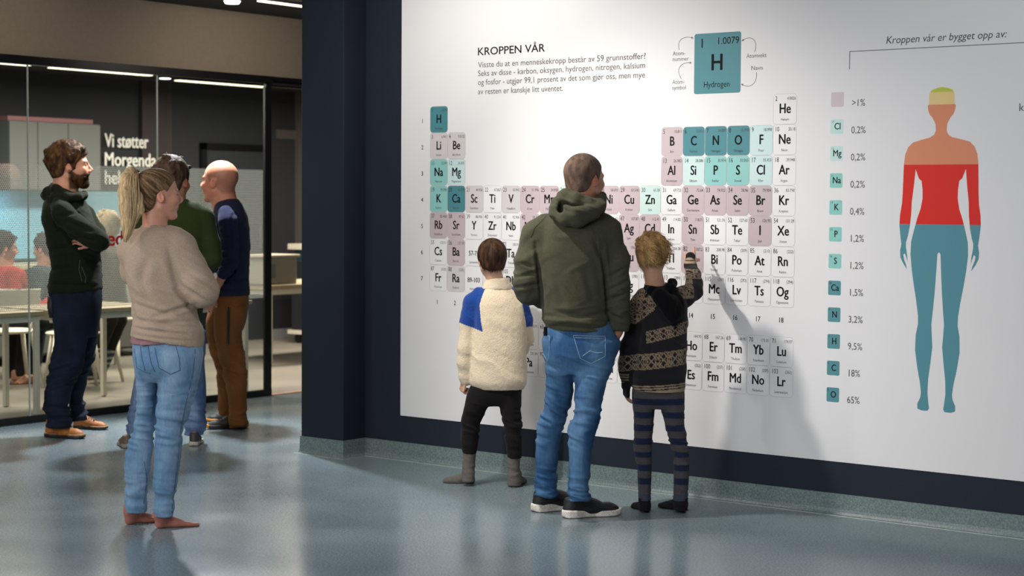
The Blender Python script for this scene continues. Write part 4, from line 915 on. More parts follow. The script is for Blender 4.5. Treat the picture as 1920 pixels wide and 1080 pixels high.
# ======= man in the olive hoodie (seen from behind) =======
def hoodie_man():
    p = Fig('man in an olive green hoodie and blue jeans standing between the two boys, back turned', 1085, 969)
    J = Field()
    J.loft(p.rows([(600, 1030, 1143, 0, .10), (622, 1020, 1152, 0, .115), (645, 1017, 1163, -.005, .125), (668, 1020, 1153, -.01, .12), (685, 1024, 1149, -.005, .105), (700, 1028, 1143, 0, .085)]), .03, 2.5)
    J.loft(p.rows([(640, 1019, 1080, .0, .10), (674, 1023, 1078, .01, .098), (710, 1022.5, 1076, .03, .092), (748, 1021, 1073, .045, .078), (774, 1015.6, 1065, .055, .072), (800, 1008, 1056, .065, .07), (822, 1004.5, 1051, .08, .072), (859, 1004, 1047, .09, .066), (896, 1004, 1044, .10, .056), (915, 1005, 1044, .10, .055), (930, 1003, 1048, .10, .06)]), .02, 2.1)
    J.loft(p.rows([(640, 1088, 1161, -.01, .10), (674, 1078, 1150, -.02, .10), (710, 1077, 1140, -.035, .09), (748, 1077, 1130, -.05, .078), (774, 1075, 1127, -.06, .073), (807, 1065.5, 1117, -.07, .07), (859, 1067, 1108, -.085, .064), (896, 1065, 1106, -.095, .056), (920, 1066, 1104, -.1, .055), (939, 1063, 1107, -.1, .062)]), .02, 2.1)
    T = Field()
    T.loft(p.rows([(386, 1058, 1112, .0, .055), (396, 1040, 1125, .0, .08), (410, 1022, 1140, .0, .10), (430, 1008, 1152, .0, .118), (455, 1003, 1152, 0, .128), (490, 1006, 1146, -.005, .13), (530, 1011, 1140, -.005, .128), (565, 1015, 1138, 0, .13), (590, 1016, 1141, 0, .128), (604, 1018, 1143, 0, .13), (612, 1023, 1143, 0, .124), (630, 1024, 1144, 0, .124)]), .03, 2.25)
    p.chain(T, [(1022, 420, .0, 19), (1006, 440, .0, 26), (992, 490, -.01, 26), (988, 530, -.01, 25), (992, 545, .0, 24)], .03); p.chain(T, [(992, 546, .0, 23), (1018, 558, .09, 19), (1045, 575, .16, 17)], .02)
    p.chain(T, [(1128, 418, .0, 19), (1140, 436, .0, 25), (1153, 490, .0, 26), (1156, 535, -.01, 25), (1157, 575, .0, 22), (1160, 603, .01, 18), (1158, 622, .01, 16), (1155, 634, .01, 13)], .03)
    T.plane(p.P(1085, 622, -.1), (-.0, -.03, -1))
    add_body(p, J); add_body(p, T)
    pw = p.P(1152, 612, .03); p.hand(p.body, pw, (-.25, .0, -1), (-1, .2, 0), .95, side=-1, curl=(25, 25, 20))
    pw = p.P(1045, 575, .16); p.hand(p.body, pw, (.9, .35, -.3), (0, 1, .2), .95, side=1)
    p.head(1097, 336, .0, 92, 48, pitch=-2, neck_to=p.P(1086, 402, -.01), neck_r=6.0)
    p.foot_in((999, 960), (1104, 950)); p.foot_in((1055, 971), (1164, 964))
    p.finish(p.paint('#b98066', brow='#4a3524', stub='#6a5442'))
    jc = denim('#2b4d74', '#6588a8', seed=3)
    gz = p.P(1085, 969)[2]
    k = p.P(1085, 790)[2]; a = p.P(1085, 920)[2]; c = p.P(1085, 690)[2]
    def jcol(V):
        col = jc(V); ul = p.P(1147, 700, -.02)[0]
        m = np.exp(-((V[:, 2]-p.zz(690))/.06)**2)*.4*(V[:, 1] < -.02); return lerp(col, m, '#6a93b8')
    je = p.make(J, 'jeans', M_denim, jcol, .006, folds=[(k, .13, .0065, 5, 26, .25, 5), (a, .09, .009, 4, 30, .15, 6), (c, .09, .0035, 4, 24, .2, 7)])
    # rear pockets and seams
    st = mat('pale_stitching', '#8fa3b8', .8); mbp = MB()
    for pts in ([(1075, 629), (1135, 631), (1135, 668), (1108, 682), (1088, 672), (1075, 629)], [(1018, 629), (1030, 630), (1030, 655), (1027, 678), (1019, 664), (1016, 655)], [(1078, 633), (1134, 635)], [(1092, 668), (1106, 658), (1118, 662), (1131, 660)]):
        q = []
        for (x, y) in pts: q.append((x, y))
        dense = []
        for (x0, y0), (x1, y1) in zip(q[:-1], q[1:]):
            for t in np.linspace(0, 1, 6)[:-1]: dense.append((x0+(x1-x0)*t, y0+(y1-y0)*t))
        dense.append(q[-1]); snap_line(p, je, dense, mbp, .0014)
    mbp.build('stitching', st, je, smooth=True)
    fl = p.P(1085, 500)[2]
    cr = creases(p, [(1126, 455, 1142, 600, 3.5, 4.5), (1004, 455, 1018, 572, 3.5, 4.5), (1110, 445, 1130, 492, 4, 3), (964, 520, 1008, 509, 3, 3), (966, 538, 1012, 531, 3, 3.5), (975, 492, 1003, 500, 3, 2), (1134, 545, 1180, 524, 3, 3.5), (1134, 562, 1178, 548, 3, 2.5), (1138, 520, 1172, 500, 3, 2.5), (1028, 578, 1090, 590, 4, 2), (1070, 594, 1140, 584, 3.5, 2.5), (1026, 596, 1142, 608, 3, -2.5), (1026, 608, 1142, 616, 2, 2.5), (1050, 430, 1100, 440, 6, 2), (1040, 520, 1055, 570, 6, 1.5), (1095, 500, 1110, 560, 6, 1.5), (1146, 590, 1176, 600, 3, 2.5)])
    def fold(V):
        w_ = V[:, 2]; arm = (V[:, 0] < p.P(1006, 500)[0]) | (V[:, 0] > p.P(1140, 500)[0]); q = np.stack([V[:, 0]*6+w_*5, V[:, 1]*6, w_*13-V[:, 0]*4], 1); n = wr(q, 4)
        lowb = np.exp(-((w_-p.zz(588))/.06)**2); return cr(V)+n*(.0025+.0018*arm+.002*lowb)+.006*np.exp(-((w_-p.zz(597))/.015)**2)*(~arm)
    sw = p.make(T, 'hoodie', M_cloth, '#464638', .0065, fold_fn=fold)
    # raglan seams
    sm = MB()
    for pts in ([(1034, 395), (1018, 412), (1002, 428), (996, 445)], [(1100, 404), (1110, 428), (1118, 447), (1118, 480)]):
        snap_line(p, sw, densify(pts), sm, .0012)
    sm.build('seam', mat('olive_seam', '#2c3126', .9), sw, smooth=True)
    Hd = Field()
    p.chain(Hd, [(1057, 368, -.02, 11), (1046, 384, -.06, 13), (1046, 398, -.10, 15), (1062, 408, -.135, 15), (1085, 408, -.14, 15), (1108, 400, -.12, 13), (1124, 388, -.08, 11), (1127, 374, -.03, 9)], .02)
    p.chain(Hd, [(1052, 366, .0, 8), (1062, 364, -.06, 9), (1080, 372, -.09, 11), (1103, 380, -.09, 10), (1122, 378, -.05, 9), (1128, 368, .02, 7), (1120, 385, .08, 8), (1090, 398, .10, 8), (1060, 385, .08, 8), (1052, 368, .02, 8)], .02)
    p.chain(Hd, [(1058, 392, -.15, 9), (1078, 400, -.17, 8), (1100, 396, -.15, 8)], .03)
    p.chain(Hd, [(1060, 368, -.05, 11), (1078, 376, -.075, 12), (1098, 380, -.07, 10)], .02)
    p.chain(Hd, [(1066, 405, -.13, 12), (1082, 412, -.145, 12), (1098, 405, -.13, 11)], .02)
    Hd.sub(p.P(1052, 390, -.12), (.016, .05, .026), None, .02)
    p.make(Hd, 'hood', M_cloth, '#464638', .006, folds=[(p.zz(385), .06, .005, 7, 20, .35, 9)])
    hf = p.hairfield(.55, ([-14, -9, -6, -3.6, -2.6, -.8, .6, 1.0, 2.2, 3.0, 6, 8, 14], [-7.4, -7.0, -6.4, -4.6, -1.0, 1.8, 1.0, -1.6, -1.2, 3.0, 6.2, 8.2, 11]))
    p.hair(hf, '#4f4038', '#715c4e', .0012, (60, 60, 60), strands=5000, slen=.008, swid=.0009, sdir=(0, 0, -.6), stand=.2, res=.0045, m=M_buzz)
    p.shoe((999, 960), (1104, 950), 'run', shoe_col('#17171a'), sole_col('#d7d0c6', p, .03), '#3a3a3d', side=1, name='running_shoe')
    p.shoe((1055, 971), (1164, 964), 'run', shoe_col('#17171a'), sole_col('#dcd5cb', p, .03), '#3a3a3d', side=-1, name='running_shoe')
    # small items: phone peeking from the pocket
    mb = MB().box((-.009, -.004, -.03), (.009, .004, .014), .003); o = mb.build('pocket_phone', mat('phone_black', '#17191c', .2), p.root); o.location = p.P(1023, 618, -.10)
    return p
def densify(pts, n=6):
    out = []
    for (x0, y0), (x1, y1) in zip(pts[:-1], pts[1:]):
        for t in np.linspace(0, 1, n)[:-1]: out.append((x0+(x1-x0)*t, y0+(y1-y0)*t))
    out.append(pts[-1]); return out
def snap_line(p, ob, pts, mb, r):
    """lay a thin seam on the garment's near surface"""
    from mathutils.bvhtree import BVHTree
    if '_bvh' not in p.__dict__: p._bvh = {}
    if ob.name not in p._bvh:
        me = ob.data; n = len(me.vertices); co = np.empty(n*3, np.float32); me.vertices.foreach_get('co', co); lp = np.empty(len(me.loops), np.int32); me.loops.foreach_get('vertex_index', lp)
        p._bvh[ob.name] = BVHTree.FromPolygons([Vector(v) for v in co.reshape(-1, 3)], lp.reshape(-1, 4).tolist())
    T = p._bvh[ob.name]; out = []
    for x, y in pts:
        q = p.P(x, y, -.6); d = Vector(p.P(x, y, 0)-q).normalized(); h = T.ray_cast(Vector(q), d)
        if h[0] is not None and (not out or (abs(h[0][1]-out[-1][1]) < .06)): out.append(np.array(h[0])-np.array(d)*.0004)
    if len(out) > 2: mb.tube(out, r, 5)
def shoe_col(c, c2=None, wlim=.04):
    def fn(V):
        o = np.tile(np.array(lin(c)), (len(V), 1)); n = fbm(V*60, 3, 2); return o*(1+(n-.5)[:, None]*.3) if c2 is None else lerp(o, (n > .52)*1.0*(V[:, 2] < wlim), c2)
    return fn
def sole_col(c, p, h, c2='#4b4a4c'):
    def fn(V):
        o = np.tile(np.array(lin(c)), (len(V), 1)); r = np.abs(np.sin(V[:, 0]*260+V[:, 2]*300)); m = ((V[:, 2] > .012) & (V[:, 2] < .03) & (r > .9))*.45
        return lerp(o, m, c2)
    return fn

# ======= boy in cream fleece =======
def fleece_boy():
    p = Fig('boy in a cream fleece with blue shoulders, black trousers and grey socks, back turned', 918, 911)
    J = Field()
    J.loft(p.rows([(705, 890, 978, 0, .085), (728, 881, 977, 0, .09), (745, 876, 976, 0, .085), (760, 878, 974, 0, .07)]), .03, 2.4)
    J.loft(p.rows([(728, 882, 928, .0, .075), (745, 875, 925, 0, .075), (762, 870, 915.5, .0, .07), (781, 867, 908, .005, .062), (800, 864, 900, .01, .055), (824, 864, 897.5, .01, .052), (838, 865, 895, .01, .045), (850, 868, 893, .01, .042)]), .015, 2.1)
    J.loft(p.rows([(728, 932, 977, .0, .075), (745, 933, 976, -.0, .073), (762, 936, 976, -.01, .068), (781, 941, 977, -.015, .06), (800, 944, 979, -.02, .055), (824, 947, 978, -.02, .052), (845, 950, 979, -.02, .046), (859, 952, 978, -.02, .042)]), .015, 2.1)
    T = Field()
    T.loft(p.rows([(530, 915, 948, .0, .05), (540, 905, 958, .0, .065), (552, 893, 972, .0, .08), (570, 886, 982, .0, .095), (600, 886, 986, 0, .105), (640, 884, 987, 0, .11), (680, 882, 988, 0, .113), (705, 881, 988, 0, .115), (718, 882, 987, 0, .112), (729, 888, 982, 0, .10)]), .03, 2.3)
    p.chain(T, [(897, 552, 0, 13), (886, 567, 0, 17), (878, 605, 0, 16.5), (873, 650, -.01, 15), (871, 680, -.005, 13.5), (872, 705, .0, 11), (873, 714, .0, 9)], .02)
    p.chain(T, [(962, 552, 0, 13), (975, 567, 0, 16), (983, 600, .03, 16), (986, 635, .06, 14), (978, 655, .14, 12), (965, 662, .2, 10)], .02)
    add_body(p, J, .011); add_body(p, T, .012)
    pw = p.P(872, 710, 0); p.hand(p.body, pw, (-.25, .15, -1), (1, .4, 0), .78, side=-1, curls=[(55, 70, 50), (60, 75, 50), (60, 75, 50), (60, 70, 45)], thumb=(25, 30))
    p.head(922, 487, 0, 70, -12, pitch=-3, neck_to=p.P(930, 540, 0), neck_r=5.0, child=True)
    p.foot_body((887, 905), (826, 904), side=-1); p.foot_body((962, 911), (981, 900), side=-1)
    p.finish(p.paint('#c39a80', brow='#3a2a20'))
    p.make(J, 'trousers', M_cloth, '#1b191a', .006, folds=[(p.zz(800), .12, .005, 6, 26, .2, 15)])
    ft, fb = p.zz(556), 0
    def blue(V):
        c = np.tile(np.array(lin('#d3c3a9')), (len(V), 1)); u, w_ = V[:, 0], V[:, 2]
        xl = np.interp(w_, [p.zz(y) for y in (640, 616, 600, 570, 548, 538, 520)], [p.xx(x) for x in (905, 905, 902, 899, 906, 911, 916)])
        xr = np.interp(w_, [p.zz(y) for y in (640, 616, 600, 570, 548, 538, 520)], [p.xx(x) for x in (986, 987, 985, 979, 966, 956, 950)])
        low = p.zz(607)+(u-p.xx(868))*-.35; low = np.where(u > 0, p.zz(612), low)
        m = ((u < xl) | (u > xr)) & (w_ > low) & (w_ < p.zz(540)+.02); return lerp(c, m*1.0, '#1c3f86')
    def ff_(V):
        n = fbm(V*55, 8, 2); q = wr(np.stack([V[:, 0]*5, V[:, 1]*5, V[:, 2]*9+V[:, 0]*5], 1), 4); return (n-.5)*.0025+np.clip(q, -1, 1)*.0035
    p.make(T, 'fleece_jacket', M_fleece, blue, .0042, fold_fn=ff_)
    C = Field(); C.loft(p.rows([(521, 911, 955, .0, .062), (526, 909, 956, .0, .064), (533, 906, 959, .0, .068), (542, 903, 962, .0, .07)]), .01, 2.1)
    p.make(C, 'collar', M_fleece, '#d3c3a9', .0055, fold_fn=lambda V: (fbm(V*55, 8, 2)-.5)*.0025)
    hf = p.hairfield(1.9, ([-14, -9, -6, -3.4, -2.4, -.8, 1.0, 1.2, 3.0, 3.4, 6, 8, 14], [-7.2, -6.8, -6.0, -4.6, -1.2, 1.0, .2, -3.0, -2.8, 1.5, 3.5, 4.5, 7]))
    p.hair(hf, '#241811', '#4a3323', .0012, (110, 110, 20), strands=1800, slen=.03, swid=.0012, sdir=(0, 0, -1), stand=.02, rnd=.12)
    sock(p, (888, 906), (825, 905), [(846, 868, 893, .01, .038), (856, 868, 892, .01, .037), (875, 867, 891, .01, .036), (892, 866, 890, .005, .037), (903, 866, 890, .0, .036)], -1, '#5f5a56', 'sock')
    sock(p, (963, 913), (983, 902), [(855, 951.5, 975, -.02, .038), (866, 951, 975, -.02, .037), (885, 951, 974, -.02, .036), (900, 952, 975, -.02, .038), (910, 952, 975, -.02, .036)], -1, '#5f5a56', 'sock')
    return p
def sock(p, heel, toe, rows, side, color, name, res=.005, **kw):
    n = len(p.body.sp); p2 = p.body; p.body = Field(); fi = p.fine; p.fine = [[], [], []]; p.foot_body(heel, toe, side=side); g = p.body; p.body = p2; p.fine = fi
    F = Field()
    for q in g.sp: F.sp.append(('cap', q[1], q[2], q[3]+.006, q[4]+.006, q[5]+.01, q[6]))
    F.loft(p.rows(rows), .025, 2.1); F.plane((0, 0, .001), (0, 0, -1))
    z = p.rows(rows)[0][0]
    return p.make(F, name, M_cloth, color, res, folds=[(z*.5, .05, .0022, 8, 45, .2, 21)], **kw)

# ======= boy in the patterned sweater =======
def knit_boy():
    p = Fig('blond boy in a black patterned knit sweater pointing at the chart, back turned', 1237, 961)
    J = Field()
    J.loft(p.rows([(712, 1190, 1280, 0, .085), (732, 1186, 1282, 0, .09), (750, 1186, 1282, 0, .085), (765, 1190, 1280, 0, .065)]), .03, 2.4)
    J.loft(p.rows([(732, 1187, 1234, 0, .078), (766, 1187, 1227.5, 0, .068), (795, 1189, 1225.5, 0, .06), (823, 1188, 1224, 0, .056), (852, 1190, 1222.6, 0, .054), (881, 1194.5, 1222, 0, .048), (909, 1196, 1221, 0, .042), (938, 1198, 1220, 0, .038)]), .012, 2.1)
    J.loft(p.rows([(732, 1236, 1282, 0, .078), (766, 1239, 1282.6, 0, .07), (795, 1246, 1284, 0, .062), (823, 1253, 1288, 0, .057), (852, 1262, 1292, 0, .052), (881, 1263, 1292, 0, .048), (909, 1263, 1291, 0, .043), (938, 1262, 1289, 0, .04)]), .012, 2.1)
    T = Field()
    T.loft(p.rows([(534, 1218, 1252, .0, .05), (545, 1203, 1272, .0, .07), (560, 1196, 1284, .0, .09), (590, 1196, 1289, 0, .105), (630, 1194, 1289, 0, .11), (670, 1190, 1287, 0, .113), (700, 1186, 1286, 0, .115), (715, 1184, 1285, 0, .115), (723, 1185, 1284, 0, .11), (733, 1186, 1282, 0, .106)]), .03, 2.3)
    p.chain(T, [(1206, 556, 0, 14), (1199, 572, 0, 17), (1190, 610, -.01, 16.5), (1180, 650, -.02, 16), (1175, 680, -.01, 15), (1173, 700, 0, 11.5), (1174, 718, 0, 10)], .02)
    p.chain(T, [(1264, 556, 0, 16), (1283, 556, .04, 18), (1300, 545, .10, 17), (1302, 532, .14, 16), (1300, 515, .20, 14.5), (1295, 500, .26, 12), (1294, 492, .28, 10.5)], .02)
    add_body(p, J, .011); add_body(p, T, .012)
    n0 = len(p.body.sp)
    w1, w2 = p.P(1174, 716, 0), p.P(1294, 494, .275)
    tip = p.P(1291, 458, .40)
    p.hand(p.body, w1, (.05, .2, -1), (1, .3, 0), .80, side=-1, curl=(20, 28, 22), thumb=(30, 15))
    dr = unit(p.P(1292, 463, .36)-w2)
    p.hand(p.body, w2, dr, (.1, .8, -.6), .80, side=-1, curls=[(4, 6, 4), (60, 85, 50), (65, 85, 50), (65, 80, 50)], spread=2, thumb=(45, 40))
    hands = p.body.sp[n0:]
    p.head(1222, 480, 0, 76, 12, pitch=-4, neck_to=p.P(1231, 548, 0), neck_r=5.0, child=True)
    p.foot_body((1214, 959), (1184, 950)); p.foot_body((1283, 958), (1232, 950))
    p.finish(p.paint('#c39478', brow='#8a6d4a'))
    # gloves: palm and first finger joints
    G = Field()
    for sp_ in hands:
        if sp_[0] == 'cap' and ((sp_[2]-w1)@unit((.05, .2, -1)) < .082 and abs(sp_[1][0]-w1[0]) < .2): G.sp.append(('cap', sp_[1], sp_[2], sp_[3]+.0035, sp_[4]+.003, .006, sp_[6]))
    p.chain(G, [(1174, 712, 0, 9), (1174, 724, 0, 9)], .01)
    p.make(G, 'fingerless_glove', M_knit, '#17161a', .0045)
    G = Field(); p.chain(G, [(1294, 493, .275, 9.6), (1294.5, 482, .31, 9.8)], .01, None); p.make(G, 'fingerless_glove', M_knit, '#17161a', .0045)
    zs = p.zz(745); per = .0657
    def stripe(V):
        c = np.tile(np.array(lin('#4c484a')), (len(V), 1)); w_ = (zs-V[:, 2])/per; f = w_-np.floor(w_+0); m = ((f < .46) & (w_ > .28-.3) & (V[:, 2] > p.zz(912)))*1.0
        foot_ = (V[:, 2] <= p.zz(925)); c = lerp(c, m, '#1d2740'); return lerp(c, foot_*1.0, '#3f4658')
    p.make(J, 'striped_leggings', M_knit, stripe, .0045, folds=[(p.zz(830), .14, .0035, 7, 30, .2, 31), (p.zz(930), .03, .003, 6, 60, .1, 32)])
    # nordic pattern bands
    rows = [(p.zz(y0), p.zz(y1)) for y0, y1 in ((634, 612), (686, 657))]
    def knit(V):
        c = np.tile(np.array(lin('#232124')), (len(V), 1)); u, v, w_ = V.T
        th = np.arctan2(v, u-p.P(1238, 650)[0]); s_ = th*.155
        cream = '#8f7c66'
        def motif(a, b, H, Pd):
            """diamond and cross lattice, a along, b across (0..1)"""
            x = np.abs(((a/Pd) % 1)-.5)*2; y = np.abs(b-.5)*2; d = x+y
            m = (np.abs(d-.95) < .12) | (np.abs(d-.45) < .10) | ((np.abs(x-y) < .12) & (d > .5)) | ((x < .07) & (y < .5)) | (y > .90)
            m2 = (np.abs(x+(1-y)-.62) < .09); return m | m2
        arm = (u < p.P(1190, 650)[0]) & (w_ < p.zz(640))
        for i, (z0, z1) in enumerate(rows):
            b = (w_-z0)/(z1-z0)-(u-p.xx(1238))*(.26, .13)[i]/(z1-z0); inb = (b > 0) & (b < 1)
            a = np.where(arm, np.arctan2(v, u-p.P(1176, 650)[0])*.05, s_)
            if i == 0: inb = inb & ~(u < p.xx(1208))
            c = lerp(c, (inb & motif(a, b, 0, .078))*1.0, cream)
        # yoke
        b = (w_-p.zz(598))/(p.zz(546)-p.zz(598))
        sl = (u < p.xx(1228)) & (u > p.xx(1180)) & (w_ > p.zz(606)+np.maximum(u-p.xx(1190), 0)*.8) & (b < 1.15); c = lerp(c, (sl & motif(s_+.02, (w_*17) % 1, 0, .09))*1.0, cream)
        # raised sleeve: two bands
        P0, P1 = p.P(1283, 556, .04), p.P(1302, 540, .12)
        t = ((V-P0)@unit(P1-P0)); sl = (u > p.xx(1270)) & (w_ > p.zz(560)) & (w_ < p.zz(525)) & (u < p.xx(1300)); c = lerp(c, (sl & motif(t+v*.3, (w_*15) % 1, 0, .07))*1.0, cream)
        sl = (u > p.xx(1284)) & (w_ > p.zz(524)) & (w_ < p.zz(507)); c = lerp(c, (sl & motif(v*.6+u, ((w_-p.zz(524))/(p.zz(507)-p.zz(524))), 0, .05))*1.0, cream)
        # cuffs and hem
        tl = (u-p.xx(1238))*.07
        c = lerp(c, ((w_ < p.zz(718)+tl) & (u > p.xx(1184)))*1.0, '#a08c74')
        for zc in (721.5, 726.5): c = lerp(c, ((np.abs(w_-(p.zz(zc)+tl)) < .0028) & (u > p.xx(1184)))*1.0, '#232124')
        c = lerp(c, ((w_ < p.zz(700)) & (u < p.P(1185.5, 0)[0]))*1.0, cream)
        for zc in (704.5, 709.5, 714.5): c = lerp(c, ((np.abs(w_-p.zz(zc)) < .003) & (u < p.P(1185.5, 0)[0]))*1.0, '#232124')
        for zc in (488, 494.5):
            c = lerp(c, ((np.abs(w_-p.zz(zc)) < .0062) & (u > p.xx(1280)))*1.0, '#a8927a')
        return c
    p.make(T, 'knit_sweater', M_knit, knit, .0042, fold_fn=lambda V: (wr(np.stack([V[:, 0]*5, V[:, 1]*5, V[:, 2]*12+V[:, 0]*4], 1), 4))*.004)
    Hd = Field()
    p.chain(Hd, [(1214, 541, -.02, 8), (1222, 546, -.07, 9), (1240, 547, -.09, 9), (1256, 540, -.07, 9), (1261, 531, -.02, 8), (1258, 528, .03, 7)], .015)
    p.chain(Hd, [(1238, 556, -.115, 15), (1254, 572, -.13, 17), (1262, 590, -.135, 14), (1264, 604, -.13, 8)], .02); p.chain(Hd, [(1262, 548, -.06, 10), (1272, 565, -.10, 10), (1272, 585, -.12, 10)], .02)
    p.chain(Hd, [(1256, 533, -.06, 5), (1257, 526, -.07, 4)], .006)
    p.make(Hd, 'hood', M_cloth, '#0e0d0f', .006, folds=[(p.zz(575), .08, .004, 20, 12, .5, 39)])
    hf = p.hairfield(1.7, ([-14, -9, -6, -3.4, -2.4, -.8, 1.0, 1.2, 3.0, 3.4, 6, 8, 14], [-5.8, -5.4, -5.0, -4.0, -1.0, 1.0, 0, -2.2, -2.0, 2, 4, 5, 7]), lumps=46, lump_r=1.7, seed=4, top=.8)
    p.hair(hf, '#7d5f3a', '#caa26a', .0035, (60, 60, 45), seed=8, strands=2600, slen=.04, swid=.0018, sdir=(.6, 0, -.5), stand=.05, rnd=.3)
    sock(p, (1214, 959), (1183, 950), [(932, 1197, 1220, 0, .036), (940, 1197, 1220, 0, .037), (950, 1197, 1220, 0, .038), (957, 1198, 1220, 0, .036)], 1, '#1f1d1f', 'sock')
    sock(p, (1283, 958), (1231, 950), [(932, 1262, 1290, 0, .038), (940, 1263, 1290, 0, .039), (950, 1263, 1290, 0, .04), (957, 1264, 1290, 0, .038)], 1, '#1f1d1f', 'sock')
    return p

# ======= barefoot woman =======
def woman():
    p = Fig('barefoot woman in a taupe sweater and light blue jeans with a long blond ponytail', 300, 988)
    J = Field()
    J.loft(p.rows([(625, 256, 376, 0, .10), (645, 250, 379, 0, .115), (665, 251, 379, -.01, .13), (685, 254, 376, -.015, .13), (700, 256, 373, -.01, .115), (715, 260, 369, 0, .09)]), .03, 2.4)
    J.loft(p.rows([(665, 252, 306, .0, .11), (700, 256, 301, .02, .105), (731, 257, 297, .03, .092), (768, 257, 293, .04, .08), (805, 250, 289.5, .045, .07), (827, 242, 288, .05, .066), (861, 234, 283.5, .055, .07), (898, 235, 278.5, .05, .062), (935, 236, 275, .045, .052), (961, 236, 275, .04, .05)]), .015, 2.1)
    J.loft(p.rows([(665, 302, 378, -.01, .12), (700, 298, 373, -.02, .115), (731, 297, 368, -.02, .10), (768, 293.5, 356, -.025, .088), (805, 291, 345, -.03, .075), (827, 291, 340.5, -.035, .07), (861, 289, 338, -.04, .072), (898, 288, 333, -.045, .063), (935, 289, 328, -.05, .052), (968, 289, 324, -.05, .049)]), .015, 2.1)
    T = Field()
    T.loft(p.rows([(424, 268, 318, .0, .05), (432, 256, 330, .0, .07), (443, 245, 341, .0, .085), (458, 237, 350, .0, .10), (480, 234, 358, 0, .115), (521, 236, 362, .0, .12), (569, 246, 366, .0, .115), (598, 248, 374, .0, .12), (615, 247, 380, 0, .127), (632, 247, 381.5, 0, .13), (655, 248, 381, 0, .128)]), .03, 2.25)
    p.chain(T, [(250, 448, .02, 17), (245, 470, .05, 23), (250, 510, .10, 22), (275, 545, .17, 20), (310, 560, .2, 18)], .03)
    p.chain(T, [(328, 445, .0, 20), (338, 462, -.01, 27), (355, 500, -.03, 28), (372, 533, -.05, 29), (382, 547, -.05, 27)], .03)
    p.chain(T, [(383, 548, -.05, 25), (368, 553, .06, 22), (340, 545, .15, 19), (315, 540, .19, 17)], .02)
    T.plane(p.P(315, 641, 0), unit(np.array([-.155, -.02, -1.])))
    add_body(p, J); add_body(p, T)
    p.hand(p.body, p.P(352, 568, .14), (.45, -.75, .1), (.3, .5, .0), .85, side=1, curl=(20, 25, 20))
    p.head(297, 366, 0, 94, 66, pitch=0, neck_to=p.P(289, 432, .0), neck_r=4.6, jaw=.92)
    p.foot_body((234, 984), (317, 975), bare=True, side=-1); p.foot_body((291, 991), (374, 985), bare=True, side=1)
    for px, py, d, r in ((256, 955, .045, 15), (306, 962, -.05, 15)):
        pass
    p.body.cap(p.P(254, 945, .045), p.G(247, 984)+np.array([0, 0, .07]), .042, .036, .03); p.body.cap(p.P(306, 950, -.05), p.G(303, 991)+np.array([0, 0, .07]), .042, .036, .03)
    ftc = np.array(lin('#a5685a'))
    def bot(V, c):
        m = (V[:, 2] < .2)[:, None]; return c*(1-m)+ftc*m
    p.finish(p.paint('#c8917a', brow='#7d5f45', lip='#b0686a', bot=bot))
    jc = denim('#5a7c9c', '#a6bccf', seed=13)
    je = p.make(J, 'jeans', M_denim, jc, .006, folds=[(p.zz(800), .13, .006, 4, 30, .15, 41), (p.zz(735), .07, .004, 4, 30, -.1, 45), (p.zz(930), .10, .0065, 4, 34, .1, 42)])
    st = mat('dark_stitching', '#2e4a68', .8); mb = MB()
    for pts in ([(252, 655), (257, 690), (272, 698), (283, 700)], [(277, 645), (283, 680), (290, 697)], [(330, 650), (336, 672), (338, 695)], [(290, 652), (298, 690), (320, 702), (338, 694)], [(263, 650), (266, 670), (272, 695)], [(366, 655), (362, 700), (350, 750), (338, 810), (334, 860), (327, 920), (322, 962)], [(270, 865), (276, 900), (268, 955)]):
        snap_line(p, je, densify(pts), mb, .0016)
    mb.build('stitching', st, je, smooth=True)
    cr = creases(p, [(255, 566, 330, 590, 4, 3), (300, 590, 376, 568, 4, 4), (338, 540, 372, 588, 4, 4.5), (252, 596, 372, 612, 4, 3.5), (262, 612, 360, 624, 3, 2.5), (325, 470, 345, 545, 6, 3.5), (345, 530, 398, 566, 4, 3), (355, 515, 402, 540, 4, -2), (270, 500, 290, 560, 8, 2), (290, 480, 270, 530, 8, 2), (246, 560, 262, 600, 4, 2.5), (250, 624, 378, 638, 2, 1.5), (300, 545, 345, 560, 4, 2.5), (320, 600, 375, 600, 3, 2.5)])
    def fold(V):
        w_ = V[:, 2]; arm = (V[:, 0] > p.P(350, 500)[0])*1.0; q = np.stack([V[:, 0]*4+w_*3, V[:, 1]*4, w_*13+V[:, 0]*7], 1); n = wr(q, 14)
        low = np.exp(-((w_-p.zz(600))/.06)**2); mid = np.exp(-((w_-p.zz(545))/.07)**2); return cr(V)+n*(.0022+.0035*low+.003*mid+.001*arm)
    sw = p.make(T, 'sweater', M_knit, '#a89482', .006, fold_fn=fold)
    C = Field(); p.chain(C, [(292+25.5*math.cos(t), 427+1.5*math.cos(t)+2*math.sin(t), .012+.064*math.sin(t), 2.9) for t in np.linspace(0, 2*PI, 21)], .006); p.make(C, 'neckband', M_knit, '#9d8a79', .005)
    mb = Field(); mb.loft(p.rows([(628, 249, 378, 0, .12), (638, 247, 370, 0, .118), (643, 249, 330, -.01, .114), (646, 252, 300, -.04, .08)]), .01, 2.3); p.make(mb, 'pink_shirt', M_cloth, '#8b6a70', .007, folds=[(p.zz(640), .05, .003, 20, 20, .3, 47)])
    tie = p.P(255, 326, -.03)
    hf = p.hairfield(.75, ([-14, -9, -6, -4.4, -3.0, -2.4, -1.0, 1.0, 2.2, 4.0, 6, 8, 9, 14], [-8.0, -8.0, -7.6, -6.4, -4.2, .0, 1.6, 2.6, 1.5, 4.0, 6.2, 7.6, 9, 12]))
